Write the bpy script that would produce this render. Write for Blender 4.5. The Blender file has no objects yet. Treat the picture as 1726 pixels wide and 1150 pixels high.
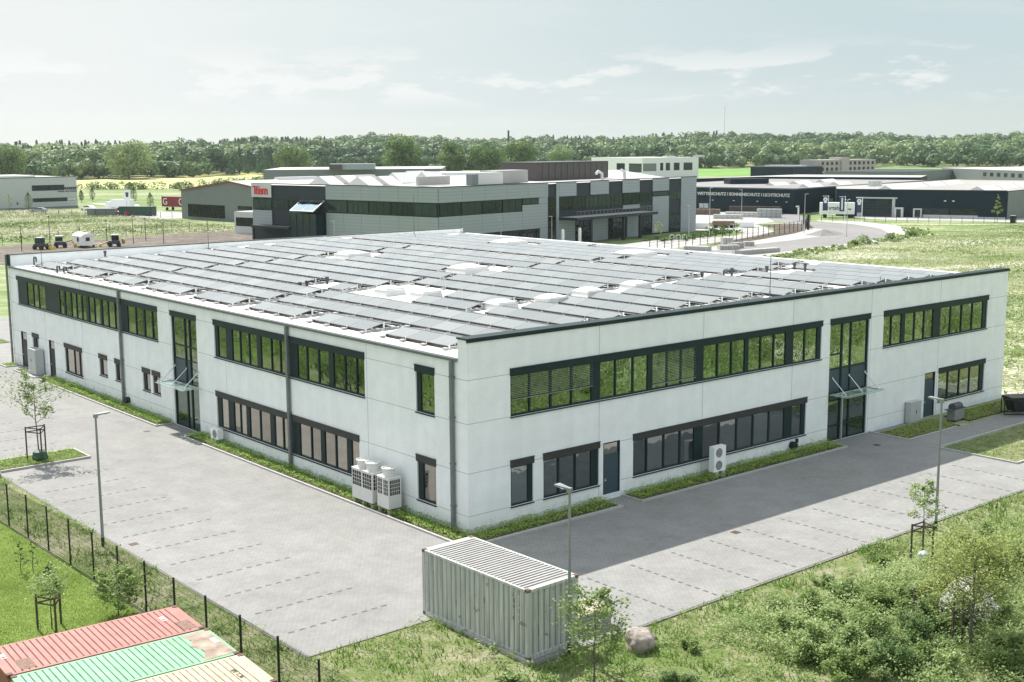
import bpy, bmesh, math, random
import numpy as np
from mathutils import Vector, Matrix, noise as mnoise
R=math.radians
random.seed(7); rng=np.random.default_rng(7)
sc=bpy.context.scene
COL=sc.collection
# ------------------------------------------------------------ camera
cam_d=bpy.data.cameras.new('camera'); cam=bpy.data.objects.new('camera',cam_d); COL.objects.link(cam)
cam_d.sensor_width=36; cam_d.lens=2091.35/1726*36; cam_d.clip_start=1; cam_d.clip_end=20000
_fw=Vector((0.63412222,0.75749859,-0.15519308)); _r=Vector((0.76618927,-0.64258867,-0.00581449)); _u=Vector((0.10412978,0.11522017,0.98786705))
CAM=Vector((-33.897,-43.691,17.759))
cam.matrix_world=Matrix(((_r.x,_u.x,-_fw.x,CAM.x),(_r.y,_u.y,-_fw.y,CAM.y),(_r.z,_u.z,-_fw.z,CAM.z),(0,0,0,1)))
sc.camera=cam
# ------------------------------------------------------------ light
SUNV=Vector((0.08,0.80,1.0)).normalized()
el=math.asin(SUNV.z)
sc.view_settings.view_transform='Standard'; sc.view_settings.look='None'
sc.view_settings.gamma=1; sc.view_settings.exposure=1.05
sun_d=bpy.data.lights.new('sun','SUN'); sun_d.energy=3.7; sun_d.angle=R(0.53); sun_d.color=(1,0.955,0.90)
sun=bpy.data.objects.new('sun',sun_d); COL.objects.link(sun)
sun.rotation_mode='QUATERNION'; sun.rotation_quaternion=(-SUNV).to_track_quat('-Z','Y'); sun.location=(0,60,120)
W=bpy.data.worlds.new('World'); sc.world=W; W.use_nodes=True
nt=W.node_tree; N=nt.nodes; Lk=nt.links
for n in list(N): N.remove(n)
def nd(t,**kw):
    n=N.new(t)
    for k,v in kw.items(): setattr(n,k,v)
    return n
sky=nd('ShaderNodeTexSky',sky_type='NISHITA',sun_disc=False,sun_elevation=el,sun_rotation=math.atan2(SUNV.x,SUNV.y),air_density=1.0,dust_density=1.6,ozone_density=1.2,altitude=50)
tc=nd('ShaderNodeTexCoord'); sep=nd('ShaderNodeSeparateXYZ'); Lk.new(tc.outputs['Generated'],sep.inputs[0])
# cloud layer: direction projected on a plane far overhead, fading in at the horizon
def mth(op,a,b=None,c=None,clamp=False):
    n=N.new('ShaderNodeMath'); n.operation=op; n.use_clamp=clamp
    for i,x in enumerate((a,b,c)):
        if x is None: continue
        if isinstance(x,(int,float)): n.inputs[i].default_value=x
        else: Lk.new(x,n.inputs[i])
    return n.outputs[0]
zc=mth('MAXIMUM',sep.outputs[2],0.0)
za=mth('ADD',zc,0.11)
cx=mth('DIVIDE',sep.outputs[0],za); cy=mth('DIVIDE',sep.outputs[1],za)
comb=nd('ShaderNodeCombineXYZ'); Lk.new(cx,comb.inputs[0]); Lk.new(cy,comb.inputs[1])
# puffy: use direction stretched vertically
mp=nd('ShaderNodeMapping'); mp.inputs['Scale'].default_value=(4.2,4.2,17); Lk.new(tc.outputs['Generated'],mp.inputs[0])
n1=nd('ShaderNodeTexNoise'); n1.inputs['Scale'].default_value=2.2; n1.inputs['Detail'].default_value=9; n1.inputs['Roughness'].default_value=.62; Lk.new(mp.outputs[0],n1.inputs['Vector'])
n2=nd('ShaderNodeTexNoise'); n2.inputs['Scale'].default_value=1.15; n2.inputs['Detail'].default_value=8; n2.inputs['Roughness'].default_value=.6; Lk.new(comb.outputs[0],n2.inputs['Vector'])
def rng_(x,a,b,c=0.,d=1.):
    n=nd('ShaderNodeMapRange'); n.inputs[1].default_value=a; n.inputs[2].default_value=b; n.inputs[3].default_value=c; n.inputs[4].default_value=d; n.clamp=True; n.interpolation_type='SMOOTHSTEP'
    Lk.new(x,n.inputs[0]); return n.outputs[0]
puff=rng_(n1.outputs[0],.50,.57)
band=mth('MULTIPLY',rng_(sep.outputs[2],.028,.044),rng_(sep.outputs[2],.085,.055))
puff=mth('MULTIPLY',puff,band)
high=mth('MULTIPLY',rng_(n2.outputs[0],.48,.80),.26)
cl=mth('MAXIMUM',mth('MULTIPLY',puff,.85),high)
azf=rng_(sep.outputs[0],.30,.90)            # towards +X the sky is away from the sun: deeper, bluer
def mixrgb(f,a_,b_,blend='MIX'):
    n=nd('ShaderNodeMixRGB'); n.blend_type=blend
    for i,x in ((0,f),(1,a_),(2,b_)):
        if isinstance(x,(int,float)): n.inputs[i].default_value=x
        elif isinstance(x,tuple): n.inputs[i].default_value=x
        else: Lk.new(x,n.inputs[i])
    return n.outputs[0]
skyw=mixrgb(1.0,sky.outputs[0],(1.0,1.0,.90,1),'MULTIPLY')
lim=mixrgb(azf,(4.15,4.35,4.30,1),(2.75,3.35,3.50,1))
mn=nd('ShaderNodeVectorMath',operation='MINIMUM'); Lk.new(skyw,mn.inputs[0]); Lk.new(lim,mn.inputs[1])
hz=rng_(sep.outputs[2],.10,.0,0.,.85)
hcol=mixrgb(azf,(4.15,4.32,4.25,1),(3.15,3.5,3.5,1))
s1=mixrgb(hz,mn.outputs[0],hcol)
ccol=mixrgb(azf,(4.5,4.6,4.5,1),(4.15,4.28,4.22,1))
s2=mixrgb(cl,s1,ccol)
s3=mixrgb(rng_(sep.outputs[2],.13,.32,0.,.80),s2,(4.9,5.3,5.6,1))   # fill brightness added to the sky above the view, for the shaded walls
bg=nd('ShaderNodeBackground'); bg.inputs[1].default_value=0.10; Lk.new(s3,bg.inputs[0])
wo=nd('ShaderNodeOutputWorld'); Lk.new(bg.outputs[0],wo.inputs[0])
# ------------------------------------------------------------ materials
def newmat(name):
    m=bpy.data.materials.new(name); m.use_nodes=True; return m,m.node_tree
def col4(c): return (c[0],c[1],c[2],1)
def pbr(name,c,rough=.6,metal=0,var=0.0,scale=4,bump=0,bscale=60,c2=None,rust=None,obj=True,spec=.5,streak=None):
    """principled with low-contrast noise variation; c2: second colour of larger blotches; streak: vertical streak strength"""
    m,t=newmat(name); b=t.nodes['Principled BSDF']; b.inputs['Roughness'].default_value=rough; b.inputs['Metallic'].default_value=metal
    b.inputs['Specular IOR Level'].default_value=spec
    b.inputs['Base Color'].default_value=col4(c)
    if var or c2 or streak:
        tcn=t.nodes.new('ShaderNodeTexCoord'); src=tcn.outputs['Object']
        nz=t.nodes.new('ShaderNodeTexNoise'); nz.inputs['Scale'].default_value=scale; nz.inputs['Detail'].default_value=7; nz.inputs['Roughness'].default_value=.6
        if streak:
            mpn=t.nodes.new('ShaderNodeMapping'); mpn.inputs['Scale'].default_value=streak; t.links.new(src,mpn.inputs[0]); t.links.new(mpn.outputs[0],nz.inputs['Vector'])
        else: t.links.new(src,nz.inputs['Vector'])
        cr=t.nodes.new('ShaderNodeValToRGB'); e=cr.color_ramp.elements
        a=[x*(1-var) for x in c]; d=[min(1,x*(1+var)) for x in (c2 or c)]
        e[0].position=.32; e[0].color=col4(a); e[1].position=.68; e[1].color=col4(d)
        t.links.new(nz.outputs[0],cr.inputs[0]); out=cr.outputs[0]
        if rust:
            nr=t.nodes.new('ShaderNodeTexNoise'); nr.inputs['Scale'].default_value=rust[1]; nr.inputs['Detail'].default_value=9; t.links.new(src,nr.inputs['Vector'])
            rr=t.nodes.new('ShaderNodeMapRange'); rr.inputs[1].default_value=rust[2]; rr.inputs[2].default_value=rust[2]+.06; t.links.new(nr.outputs[0],rr.inputs[0])
            mx=t.nodes.new('ShaderNodeMixRGB'); t.links.new(rr.outputs[0],mx.inputs[0]); t.links.new(out,mx.inputs[1]); mx.inputs[2].default_value=col4(rust[0]); out=mx.outputs[0]
        t.links.new(out,b.inputs['Base Color'])
    if bump:
        nb=t.nodes.new('ShaderNodeTexNoise'); nb.inputs['Scale'].default_value=bscale; nb.inputs['Detail'].default_value=5
        tcn=t.nodes.new('ShaderNodeTexCoord'); t.links.new(tcn.outputs['Object'],nb.inputs['Vector'])
        bp=t.nodes.new('ShaderNodeBump'); bp.inputs['Strength'].default_value=bump; bp.inputs['Distance'].default_value=.02
        t.links.new(nb.outputs[0],bp.inputs['Height']); t.links.new(bp.outputs[0],b.inputs['Normal'])
    return m
def glassmat(name,dark,gl,fac,wav=.012,wsc=1.3):
    m,t=newmat(name); t.nodes.remove(t.nodes['Principled BSDF']); o=t.nodes['Material Output']
    d=t.nodes.new('ShaderNodeBsdfDiffuse'); d.inputs[0].default_value=col4(dark)
    g=t.nodes.new('ShaderNodeBsdfGlossy'); g.inputs[0].default_value=col4(gl); g.inputs['Roughness'].default_value=0.0
    mx=t.nodes.new('ShaderNodeMixShader')
    lw=t.nodes.new('ShaderNodeLayerWeight'); lw.inputs[0].default_value=.25
    mr=t.nodes.new('ShaderNodeMapRange'); mr.inputs[3].default_value=fac; mr.inputs[4].default_value=1.0; t.links.new(lw.outputs['Fresnel'],mr.inputs[0]); t.links.new(mr.outputs[0],mx.inputs[0])
    t.links.new(d.outputs[0],mx.inputs[1]); t.links.new(g.outputs[0],mx.inputs[2]); t.links.new(mx.outputs[0],o.inputs[0])
    n=t.nodes.new('ShaderNodeTexNoise'); n.inputs['Scale'].default_value=wsc; n.inputs['Detail'].default_value=1
    tcn=t.nodes.new('ShaderNodeTexCoord'); t.links.new(tcn.outputs['Object'],n.inputs['Vector'])
    bp=t.nodes.new('ShaderNodeBump'); bp.inputs['Strength'].default_value=1; bp.inputs['Distance'].default_value=wav; t.links.new(n.outputs[0],bp.inputs['Height'])
    t.links.new(bp.outputs[0],g.inputs['Normal'])
    oi=t.nodes.new('ShaderNodeObjectInfo'); r1=t.nodes.new('ShaderNodeMapRange'); r1.inputs[3].default_value=.82; r1.inputs[4].default_value=1.12; t.links.new(oi.outputs['Random'],r1.inputs[0])
    sc_=t.nodes.new('ShaderNodeVectorMath'); sc_.operation='SCALE'; sc_.inputs[0].default_value=gl; t.links.new(r1.outputs[0],sc_.inputs[3]); t.links.new(sc_.outputs[0],g.inputs[0])
    r2=t.nodes.new('ShaderNodeMapRange'); r2.inputs[3].default_value=.25; r2.inputs[4].default_value=2.2; t.links.new(oi.outputs['Random'],r2.inputs[0]); s2_=t.nodes.new('ShaderNodeVectorMath'); s2_.operation='SCALE'; s2_.inputs[0].default_value=dark; t.links.new(r2.outputs[0],s2_.inputs[3]); t.links.new(s2_.outputs[0],d.inputs[0])
    # each pane sits a hair differently in its frame
    wn=t.nodes.new('ShaderNodeTexWhiteNoise'); wn.noise_dimensions='1D'; t.links.new(oi.outputs['Random'],wn.inputs['W'])
    ce=t.nodes.new('ShaderNodeVectorMath'); ce.operation='SUBTRACT'; ce.inputs[1].default_value=(.5,.5,.5); t.links.new(wn.outputs['Color'],ce.inputs[0])
    c2_=t.nodes.new('ShaderNodeVectorMath'); c2_.operation='SCALE'; c2_.inputs[3].default_value=.03; t.links.new(ce.outputs[0],c2_.inputs[0])
    ad=t.nodes.new('ShaderNodeVectorMath'); t.links.new(bp.outputs[0],ad.inputs[0]); t.links.new(c2_.outputs[0],ad.inputs[1])
    no=t.nodes.new('ShaderNodeVectorMath'); no.operation='NORMALIZE'; t.links.new(ad.outputs[0],no.inputs[0]); t.links.new(no.outputs[0],g.inputs['Normal']); return m
def leafmat(name,cols,trans=.35,attr='tint'):
    m,t=newmat(name); b=t.nodes['Principled BSDF']; b.inputs['Roughness'].default_value=.55; b.inputs['Specular IOR Level'].default_value=.35
    at=t.nodes.new('ShaderNodeAttribute'); at.attribute_name=attr
    cr=t.nodes.new('ShaderNodeValToRGB'); e=cr.color_ramp.elements
    for i,c in enumerate(cols):
        p=i/(len(cols)-1)
        if i==0: e[0].position=0; e[0].color=col4(c)
        elif i==len(cols)-1: e[1].position=1; e[1].color=col4(c)
    for i,c in enumerate(cols[1:-1],1):
        x=cr.color_ramp.elements.new(i/(len(cols)-1)); x.color=col4(c)
    t.links.new(at.outputs['Fac'],cr.inputs[0]); t.links.new(cr.outputs[0],b.inputs['Base Color'])
    tr=t.nodes.new('ShaderNodeBsdfTranslucent'); t.links.new(cr.outputs[0],tr.inputs[0])
    mx=t.nodes.new('ShaderNodeMixShader'); mx.inputs[0].default_value=trans
    t.links.new(b.outputs[0],mx.inputs[1]); t.links.new(tr.outputs[0],mx.inputs[2]); t.links.new(mx.outputs[0],t.nodes['Material Output'].inputs[0])
    return m
def groundmat(name,cols,scales=(.05,.6,6),bump=.3,fleck=None,stretch=None):
    """ground: colour ramp over three octaves of noise in world metres; fleck=(colour,scale,threshold)"""
    m,t=newmat(name); b=t.nodes['Principled BSDF']; b.inputs['Roughness'].default_value=.9; b.inputs['Specular IOR Level'].default_value=.15
    ge=t.nodes.new('ShaderNodeNewGeometry'); src=ge.outputs['Position']
    if stretch:
        mp=t.nodes.new('ShaderNodeMapping'); mp.vector_type='TEXTURE'; mp.inputs['Rotation'].default_value=(0,0,R(stretch[0])); mp.inputs['Scale'].default_value=(stretch[1],1,1); t.links.new(src,mp.inputs[0]); src=mp.outputs[0]
    acc=None
    for s,w in zip(scales,(.36,.30,.46)):
        n=t.nodes.new('ShaderNodeTexNoise'); n.inputs['Scale'].default_value=s; n.inputs['Detail'].default_value=6; n.inputs['Roughness'].default_value=.65; t.links.new(src,n.inputs['Vector'])
        mu=t.nodes.new('ShaderNodeMath'); mu.operation='MULTIPLY_ADD'; mu.inputs[1].default_value=w; t.links.new(n.outputs[0],mu.inputs[0])
        if acc: t.links.new(acc,mu.inputs[2])
        else: mu.inputs[2].default_value=-.06
        acc=mu.outputs[0]; last=n.outputs[0]
    cr=t.nodes.new('ShaderNodeValToRGB'); e=cr.color_ramp.elements
    lo,hi=.42,.60
    e[0].position=lo; e[0].color=col4(cols[0]); e[1].position=hi; e[1].color=col4(cols[-1])
    for i,c in enumerate(cols[1:-1],1):
        x=cr.color_ramp.elements.new(lo+(hi-lo)*i/(len(cols)-1)); x.color=col4(c)
    t.links.new(acc,cr.inputs[0]); out=cr.outputs[0]
    if fleck:
        n=t.nodes.new('ShaderNodeTexNoise'); n.inputs['Scale'].default_value=fleck[1]; n.inputs['Detail'].default_value=4; t.links.new(src,n.inputs['Vector'])
        n3=t.nodes.new('ShaderNodeTexNoise'); n3.inputs['Scale'].default_value=fleck[1]*.03; n3.inputs['Detail'].default_value=5; t.links.new(src,n3.inputs['Vector'])
        a=t.nodes.new('ShaderNodeMath'); a.operation='MULTIPLY_ADD'; a.inputs[1].default_value=.8; t.links.new(n3.outputs[0],a.inputs[0]); t.links.new(n.outputs[0],a.inputs[2])
        mr=t.nodes.new('ShaderNodeMapRange'); mr.inputs[1].default_value=fleck[2]; mr.inputs[2].default_value=fleck[2]+.1; t.links.new(a.outputs[0],mr.inputs[0])
        mx=t.nodes.new('ShaderNodeMixRGB'); t.links.new(mr.outputs[0],mx.inputs[0]); t.links.new(out,mx.inputs[1]); mx.inputs[2].default_value=col4(fleck[0]); out=mx.outputs[0]
    t.links.new(out,b.inputs['Base Color'])
    if bump:
        bp=t.nodes.new('ShaderNodeBump'); bp.inputs['Strength'].default_value=bump; bp.inputs['Distance'].default_value=.1; t.links.new(last,bp.inputs['Height']); t.links.new(bp.outputs[0],b.inputs['Normal'])
    return m
M={}
M['concrete']=pbr('precast_concrete',(.80,.81,.775),.75,var=.045,scale=.9,bump=.15,bscale=25)
def concrete_wall(name,base):
    m,t=newmat(name); b=t.nodes['Principled BSDF']; b.inputs['Roughness'].default_value=.75; b.inputs['Specular IOR Level'].default_value=.3
    ge=t.nodes.new('ShaderNodeNewGeometry'); P_=ge.outputs['Position']; cur=None
    sp=t.nodes.new('ShaderNodeSeparateXYZ'); t.links.new(P_,sp.inputs[0])
    def mm(op,a,b_=None,clamp=False):
        n=t.nodes.new('ShaderNodeMath'); n.operation=op; n.use_clamp=clamp
        for i,x in ((0,a),(1,b_)):
            if x is None: continue
            if isinstance(x,(int,float)): n.inputs[i].default_value=x
            else: t.links.new(x,n.inputs[i])
        return n.outputs[0]
    def noi(scale,vec=None,mapping=None,detail=6):
        n=t.nodes.new('ShaderNodeTexNoise'); n.inputs['Scale'].default_value=scale; n.inputs['Detail'].default_value=detail
        v=P_
        if mapping: mp=t.nodes.new('ShaderNodeMapping'); mp.inputs['Scale'].default_value=mapping; t.links.new(P_,mp.inputs[0]); v=mp.outputs[0]
        t.links.new(v,n.inputs['Vector']); return n.outputs[0]
    def mrg(x,a,b_,c,d):
        n=t.nodes.new('ShaderNodeMapRange'); [n.inputs.__getitem__(i+1).__setattr__('default_value',q) for i,q in enumerate((a,b_,c,d))]; t.links.new(x,n.inputs[0]); return n.outputs[0]
    f=mrg(noi(1.2),.35,.65,.965,1.03)
    f=mm('MULTIPLY',f,mrg(noi(1,None,(1.7,1.7,.10)),.42,.60,.978,1.01))      # rain streaks
    f=mm('MULTIPLY',f,mrg(noi(9,None,None,4),.35,.65,.975,1.02))
    # precast panels differ slightly in tone
    ux=mm('FLOOR',mm('DIVIDE',mm('SUBTRACT',mm('ADD',sp.outputs[0],sp.outputs[1]),.6),7.72)); uz=mm('FLOOR',mm('DIVIDE',mm('SUBTRACT',sp.outputs[2],.6),2.32))
    cb=t.nodes.new('ShaderNodeCombineXYZ'); t.links.new(ux,cb.inputs[0]); t.links.new(uz,cb.inputs[1]); wn=t.nodes.new('ShaderNodeTexWhiteNoise'); t.links.new(cb.outputs[0],wn.inputs['Vector'])
    f=mm('MULTIPLY',f,mrg(wn.outputs['Value'],0,1,.975,1.015))
    # splash dirt low on the wall
    edge=mm('ADD',mrg(noi(2.2),.3,.7,.15,.75),0.0); k=mm('SUBTRACT',1.0,mm('DIVIDE',sp.outputs[2],edge),True)
    f=mm('MULTIPLY',f,mm('SUBTRACT',1.0,mm('MULTIPLY',k,.22)))
    vs_=t.nodes.new('ShaderNodeVectorMath'); vs_.operation='SCALE'; vs_.inputs[0].default_value=base; t.links.new(f,vs_.inputs[3]); t.links.new(vs_.outputs[0],b.inputs['Base Color']); return m
M['concrete']=concrete_wall('precast_concrete_wall',(.84,.855,.85))
M['plinth']=pbr('plinth_concrete',(.70,.75,.765),.75,var=.06,scale=1.5)
M['joint']=pbr('joint_sealant',(.40,.43,.43),.8)
M['anthra']=pbr('anthracite_aluminium',(.014,.030,.031),.5,var=.12,scale=3,spec=.2)
M['anthra2']=pbr('shutter_box',(.045,.046,.045),.55,var=.1,scale=3,spec=.25)
M['door']=pbr('steel_door',(.035,.065,.085),.45)
M['glass']=glassmat('coated_window_glass',(.012,.018,.014),(.50,.58,.48),.58)
M['glass_low']=glassmat('clear_window_glass',(.03,.032,.03),(.74,.71,.65),.55)
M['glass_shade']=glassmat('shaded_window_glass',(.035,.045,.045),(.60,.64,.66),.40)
M['glass_far']=glassmat('dark_window_glass',(.012,.02,.022),(.32,.37,.39),.10,wav=.02)
M['zinc']=pbr('zinc_sheet',(.33,.34,.34),.45,metal=.5,var=.12,scale=2)
M['pipe']=pbr('weathered_zinc_pipe',(.16,.18,.18),.5,metal=.3,var=.15,scale=3)
M['roof']=pbr('roof_membrane',(.80,.785,.75),.7,var=.06,scale=.5)
M['white']=pbr('white_plastic',(.86,.87,.86),.35,var=.02,scale=2)
M['acbody']=pbr('light_grey_enamel',(.66,.65,.62),.45,var=.03,scale=2)
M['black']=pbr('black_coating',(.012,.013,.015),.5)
M['darkgrey']=pbr('dark_grey_paint',(.06,.065,.07),.6,var=.1,scale=3)
M['galv']=pbr('galvanised_steel',(.25,.265,.265),.5,metal=.3,var=.1,scale=3)
M['alu']=pbr('bare_aluminium',(.6,.62,.62),.35,metal=.6)
M['steel']=pbr('stainless_steel',(.62,.64,.64),.25,metal=.9)
M['wood']=pbr('weathered_timber',(.20,.15,.11),.8,var=.2,scale=6)
M['wood_dark']=pbr('dark_timber',(.07,.055,.048),.8,var=.2,scale=6)
M['bark']=pbr('bark',(.11,.095,.08),.9,var=.25,scale=9)
M['rubber']=pbr('rubber',(.02,.02,.02),.8)
M['kerb']=pbr('concrete_kerb',(.40,.39,.37),.85,var=.1,scale=2)
M['kerb_dark']=pbr('kerb_shaded',(.17,.165,.155),.85,var=.15,scale=2)  # darker kerb copy, shade of its outer side put into the colour
M['soil']=groundmat('soil',[(.06,.048,.038),(.11,.09,.07),(.17,.14,.11)],(.3,2,14))
M['lawn']=groundmat('lawn',[(.08,.13,.025),(.13,.20,.04),(.20,.27,.07)],(.12,1.0,14),bump=.5)
M['meadow']=groundmat('meadow',[(.06,.12,.02),(.14,.20,.05),(.25,.27,.13),(.40,.39,.28)],(.035,.35,4.5),bump=.6,fleck=((.60,.58,.48),3.4,.96),stretch=(-38,2.6))
M['verge']=groundmat('verge_soil',[(.09,.15,.03),(.18,.20,.085),(.33,.30,.22)],(.15,1.2,9),bump=.6)
M['rape']=groundmat('rapeseed',[(.38,.38,.15),(.48,.46,.19),(.54,.51,.25)],(.01,.1,1),bump=.2)
M['crop']=groundmat('crop_field',[(.12,.24,.05),(.16,.30,.07),(.21,.34,.10)],(.006,.03,.4),bump=.1,stretch=(10,6))
M['wildmeadow']=groundmat('wild_meadow',[(.10,.17,.04),(.21,.26,.11),(.38,.38,.28)],(.03,.16,1.6),bump=.2,stretch=(-35,4))
M['mud']=groundmat('bare_brown_soil',[(.08,.065,.055),(.15,.125,.105),(.26,.24,.19)],(.2,1.2,7),bump=.8)
M['asphalt']=groundmat('asphalt',[(.20,.195,.19),(.235,.23,.225),(.27,.265,.26)],(.05,.5,9),bump=.1)
M['slab']=groundmat('light_concrete_paving',[(.33,.325,.31),(.39,.385,.37),(.46,.455,.44)],(.1,1,8),bump=.1)
def paving(name,base,ang=0,blot=.09):
    m,t=newmat(name); b=t.nodes['Principled BSDF']; b.inputs['Roughness'].default_value=.85; b.inputs['Specular IOR Level'].default_value=.2
    ge=t.nodes.new('ShaderNodeNewGeometry')
    mp=t.nodes.new('ShaderNodeMapping'); mp.inputs['Rotation'].default_value=(0,0,R(ang)); t.links.new(ge.outputs['Position'],mp.inputs[0])
    br=t.nodes.new('ShaderNodeTexBrick'); br.inputs['Scale'].default_value=1; br.inputs['Brick Width'].default_value=.24; br.inputs['Row Height'].default_value=.16; br.inputs['Mortar Size'].default_value=.011; br.inputs['Mortar Smooth'].default_value=.3
    br.inputs['Color1'].default_value=col4([x*1.03 for x in base]); br.inputs['Color2'].default_value=col4([x*.97 for x in base]); br.inputs['Mortar'].default_value=col4([x*.74 for x in base])
    t.links.new(mp.outputs[0],br.inputs['Vector'])
    mul=None; cur=br.outputs[0]
    for s,lo,hi in ((.09,1-blot,1+blot),(.7,.90,1.07),(3.5,.92,1.06)):
        n=t.nodes.new('ShaderNodeTexNoise'); n.inputs['Scale'].default_value=s; n.inputs['Detail'].default_value=7; n.inputs['Roughness'].default_value=.65; t.links.new(ge.outputs['Position'],n.inputs['Vector'])
        mr=t.nodes.new('ShaderNodeMapRange'); mr.inputs[1].default_value=.33; mr.inputs[2].default_value=.67; mr.inputs[3].default_value=lo; mr.inputs[4].default_value=hi; t.links.new(n.outputs[0],mr.inputs[0])
        mx=t.nodes.new('ShaderNodeVectorMath'); mx.operation='SCALE'; t.links.new(cur,mx.inputs[0]); t.links.new(mr.outputs[0],mx.inputs[3]); cur=mx.outputs[0]
    for s_,a_,b2,lo in ((.55,.60,.70,.86),(1.9,.64,.70,.84)):
        n=t.nodes.new('ShaderNodeTexNoise'); n.inputs['Scale'].default_value=s_; n.inputs['Detail'].default_value=4; n.inputs['Roughness'].default_value=.7; t.links.new(ge.outputs['Position'],n.inputs['Vector'])
        mr=t.nodes.new('ShaderNodeMapRange'); mr.inputs[1].default_value=a_; mr.inputs[2].default_value=b2; mr.inputs[3].default_value=1; mr.inputs[4].default_value=lo; t.links.new(n.outputs[0],mr.inputs[0])
        mx=t.nodes.new('ShaderNodeVectorMath'); mx.operation='SCALE'; t.links.new(cur,mx.inputs[0]); t.links.new(mr.outputs[0],mx.inputs[3]); cur=mx.outputs[0]
    # warm reddish patches
    n=t.nodes.new('ShaderNodeTexNoise'); n.inputs['Scale'].default_value=.16; n.inputs['Detail'].default_value=5; mp2=t.nodes.new('ShaderNodeMapping'); mp2.inputs['Location'].default_value=(31,7,0); t.links.new(ge.outputs['Position'],mp2.inputs[0]); t.links.new(mp2.outputs[0],n.inputs['Vector'])
    mr=t.nodes.new('ShaderNodeMapRange'); mr.inputs[1].default_value=.5; mr.inputs[2].default_value=.75; mr.inputs[4].default_value=.22; t.links.new(n.outputs[0],mr.inputs[0])
    wm=t.nodes.new('ShaderNodeMixRGB'); wm.blend_type='MULTIPLY'; t.links.new(mr.outputs[0],wm.inputs[0]); t.links.new(cur,wm.inputs[1]); wm.inputs[2].default_value=(1.0,.90,.84,1)
    t.links.new(wm.outputs[0],b.inputs['Base Color'])
    return m
M['paving']=paving('block_paving',(.262,.260,.248))
M['marker']=pbr('dark_marker_stone',(.10,.10,.097),.85,var=.15,scale=3)
# ------------------------------------------------------------ mesh builder
class MB:
    def __init__(s): s.v=[]; s.f=[]; s.m=[]
    def add(s,vs,fs,m=0):
        o=len(s.v); s.v+= [tuple(v) for v in vs]; s.f+=[tuple(i+o for i in f) for f in fs]; s.m+=[m]*len(fs); return s
    def box(s,x0,y0,z0,x1,y1,z1,m=0):
        return s.hexa([(x0,y0,z0),(x1,y0,z0),(x1,y1,z0),(x0,y1,z0),(x0,y0,z1),(x1,y0,z1),(x1,y1,z1),(x0,y1,z1)],m)
    def hexa(s,p,m=0):
        P=[Vector(q) for q in p]
        if (P[1]-P[0]).cross(P[3]-P[0]).dot(P[4]-P[0])<0: p=[p[3],p[2],p[1],p[0],p[7],p[6],p[5],p[4]]
        return s.add(p,[(0,3,2,1),(4,5,6,7),(0,1,5,4),(1,2,6,5),(2,3,7,6),(3,0,4,7)],m)
    def quad(s,a,b,c,d,m=0): return s.add([a,b,c,d],[(0,1,2,3)],m)
    def cyl(s,p0,p1,r0,r1=None,n=10,m=0,cap=True):
        r1=r0 if r1 is None else r1; p0=Vector(p0); p1=Vector(p1); d=(p1-p0).normalized()
        a=d.orthogonal().normalized(); b=d.cross(a); vs=[]
        for p,r in ((p0,r0),(p1,r1)):
            for i in range(n):
                t=2*math.pi*i/n; vs.append(p+a*(r*math.cos(t))+b*(r*math.sin(t)))
        fs=[(i,(i+1)%n,n+(i+1)%n,n+i) for i in range(n)]
        if cap: fs+=[tuple(range(n-1,-1,-1)),tuple(range(n,2*n))]
        return s.add(vs,fs,m)
    def tube(s,pts,r,n=8,m=0):
        for a,b in zip(pts[:-1],pts[1:]): s.cyl(a,b,r,r,n,m)
        return s
    def prism(s,poly,z0,z1,m=0):
        n=len(poly); ar=sum(poly[i][0]*poly[(i+1)%n][1]-poly[(i+1)%n][0]*poly[i][1] for i in range(n))
        if ar<0: poly=poly[::-1]
        vs=[(x,y,z0) for x,y in poly]+[(x,y,z1) for x,y in poly]
        return s.add(vs,[tuple(range(n-1,-1,-1)),tuple(range(n,2*n))]+[(i,(i+1)%n,n+(i+1)%n,n+i) for i in range(n)],m)
    def lathe(s,c,prof,n=16,m=0):
        vs=[];k=len(prof)
        for r,z in prof:
            for i in range(n): t=2*math.pi*i/n; vs.append((c[0]+r*math.cos(t),c[1]+r*math.sin(t),c[2]+z))
        fs=[(j*n+i,j*n+(i+1)%n,(j+1)*n+(i+1)%n,(j+1)*n+i) for j in range(k-1) for i in range(n)]
        fs+=[tuple(range(n-1,-1,-1)),tuple((k-1)*n+i for i in range(n))]
        return s.add(vs,fs,m)
    def build(s,name,mats,parent=None,smooth=False,world=True):
        me=bpy.data.meshes.new(name); org=origin_of(parent) if (parent and world) else Vector((0,0,0))
        vs=[(v[0]-org.x,v[1]-org.y,v[2]-org.z) for v in s.v]
        me.from_pydata(vs,[],s.f)
        if not isinstance(mats,(list,tuple)): mats=[mats]
        for x in mats: me.materials.append(M[x] if isinstance(x,str) else x)
        me.polygons.foreach_set('material_index',s.m); 
        if smooth: me.polygons.foreach_set('use_smooth',[True]*len(s.f))
        me.update()
        return link(name,me,parent)
def link(name,me,parent=None):
    o=bpy.data.objects.new(name,me); COL.objects.link(o)
    if parent: o.parent=parent
    return o
def origin_of(o):
    v=Vector((0,0,0))
    while o: v=v+o.location; o=o.parent
    return v
def thing(name,label,cat,loc=(0,0,0),rz=0,group=None):
    o=bpy.data.objects.new(name,None); COL.objects.link(o); o.location=loc; o.rotation_euler=(0,0,rz); o.empty_display_size=.3
    o['label']=label; o['category']=cat
    if group: o['group']=group
    return o
def tag(o,label,cat,group=None):
    o['label']=label; o['category']=cat
    if group: o['group']=group
    return o
def kind(o,k,label=None):
    o['kind']=k
    if label: o['label']=label
    return o
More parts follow.
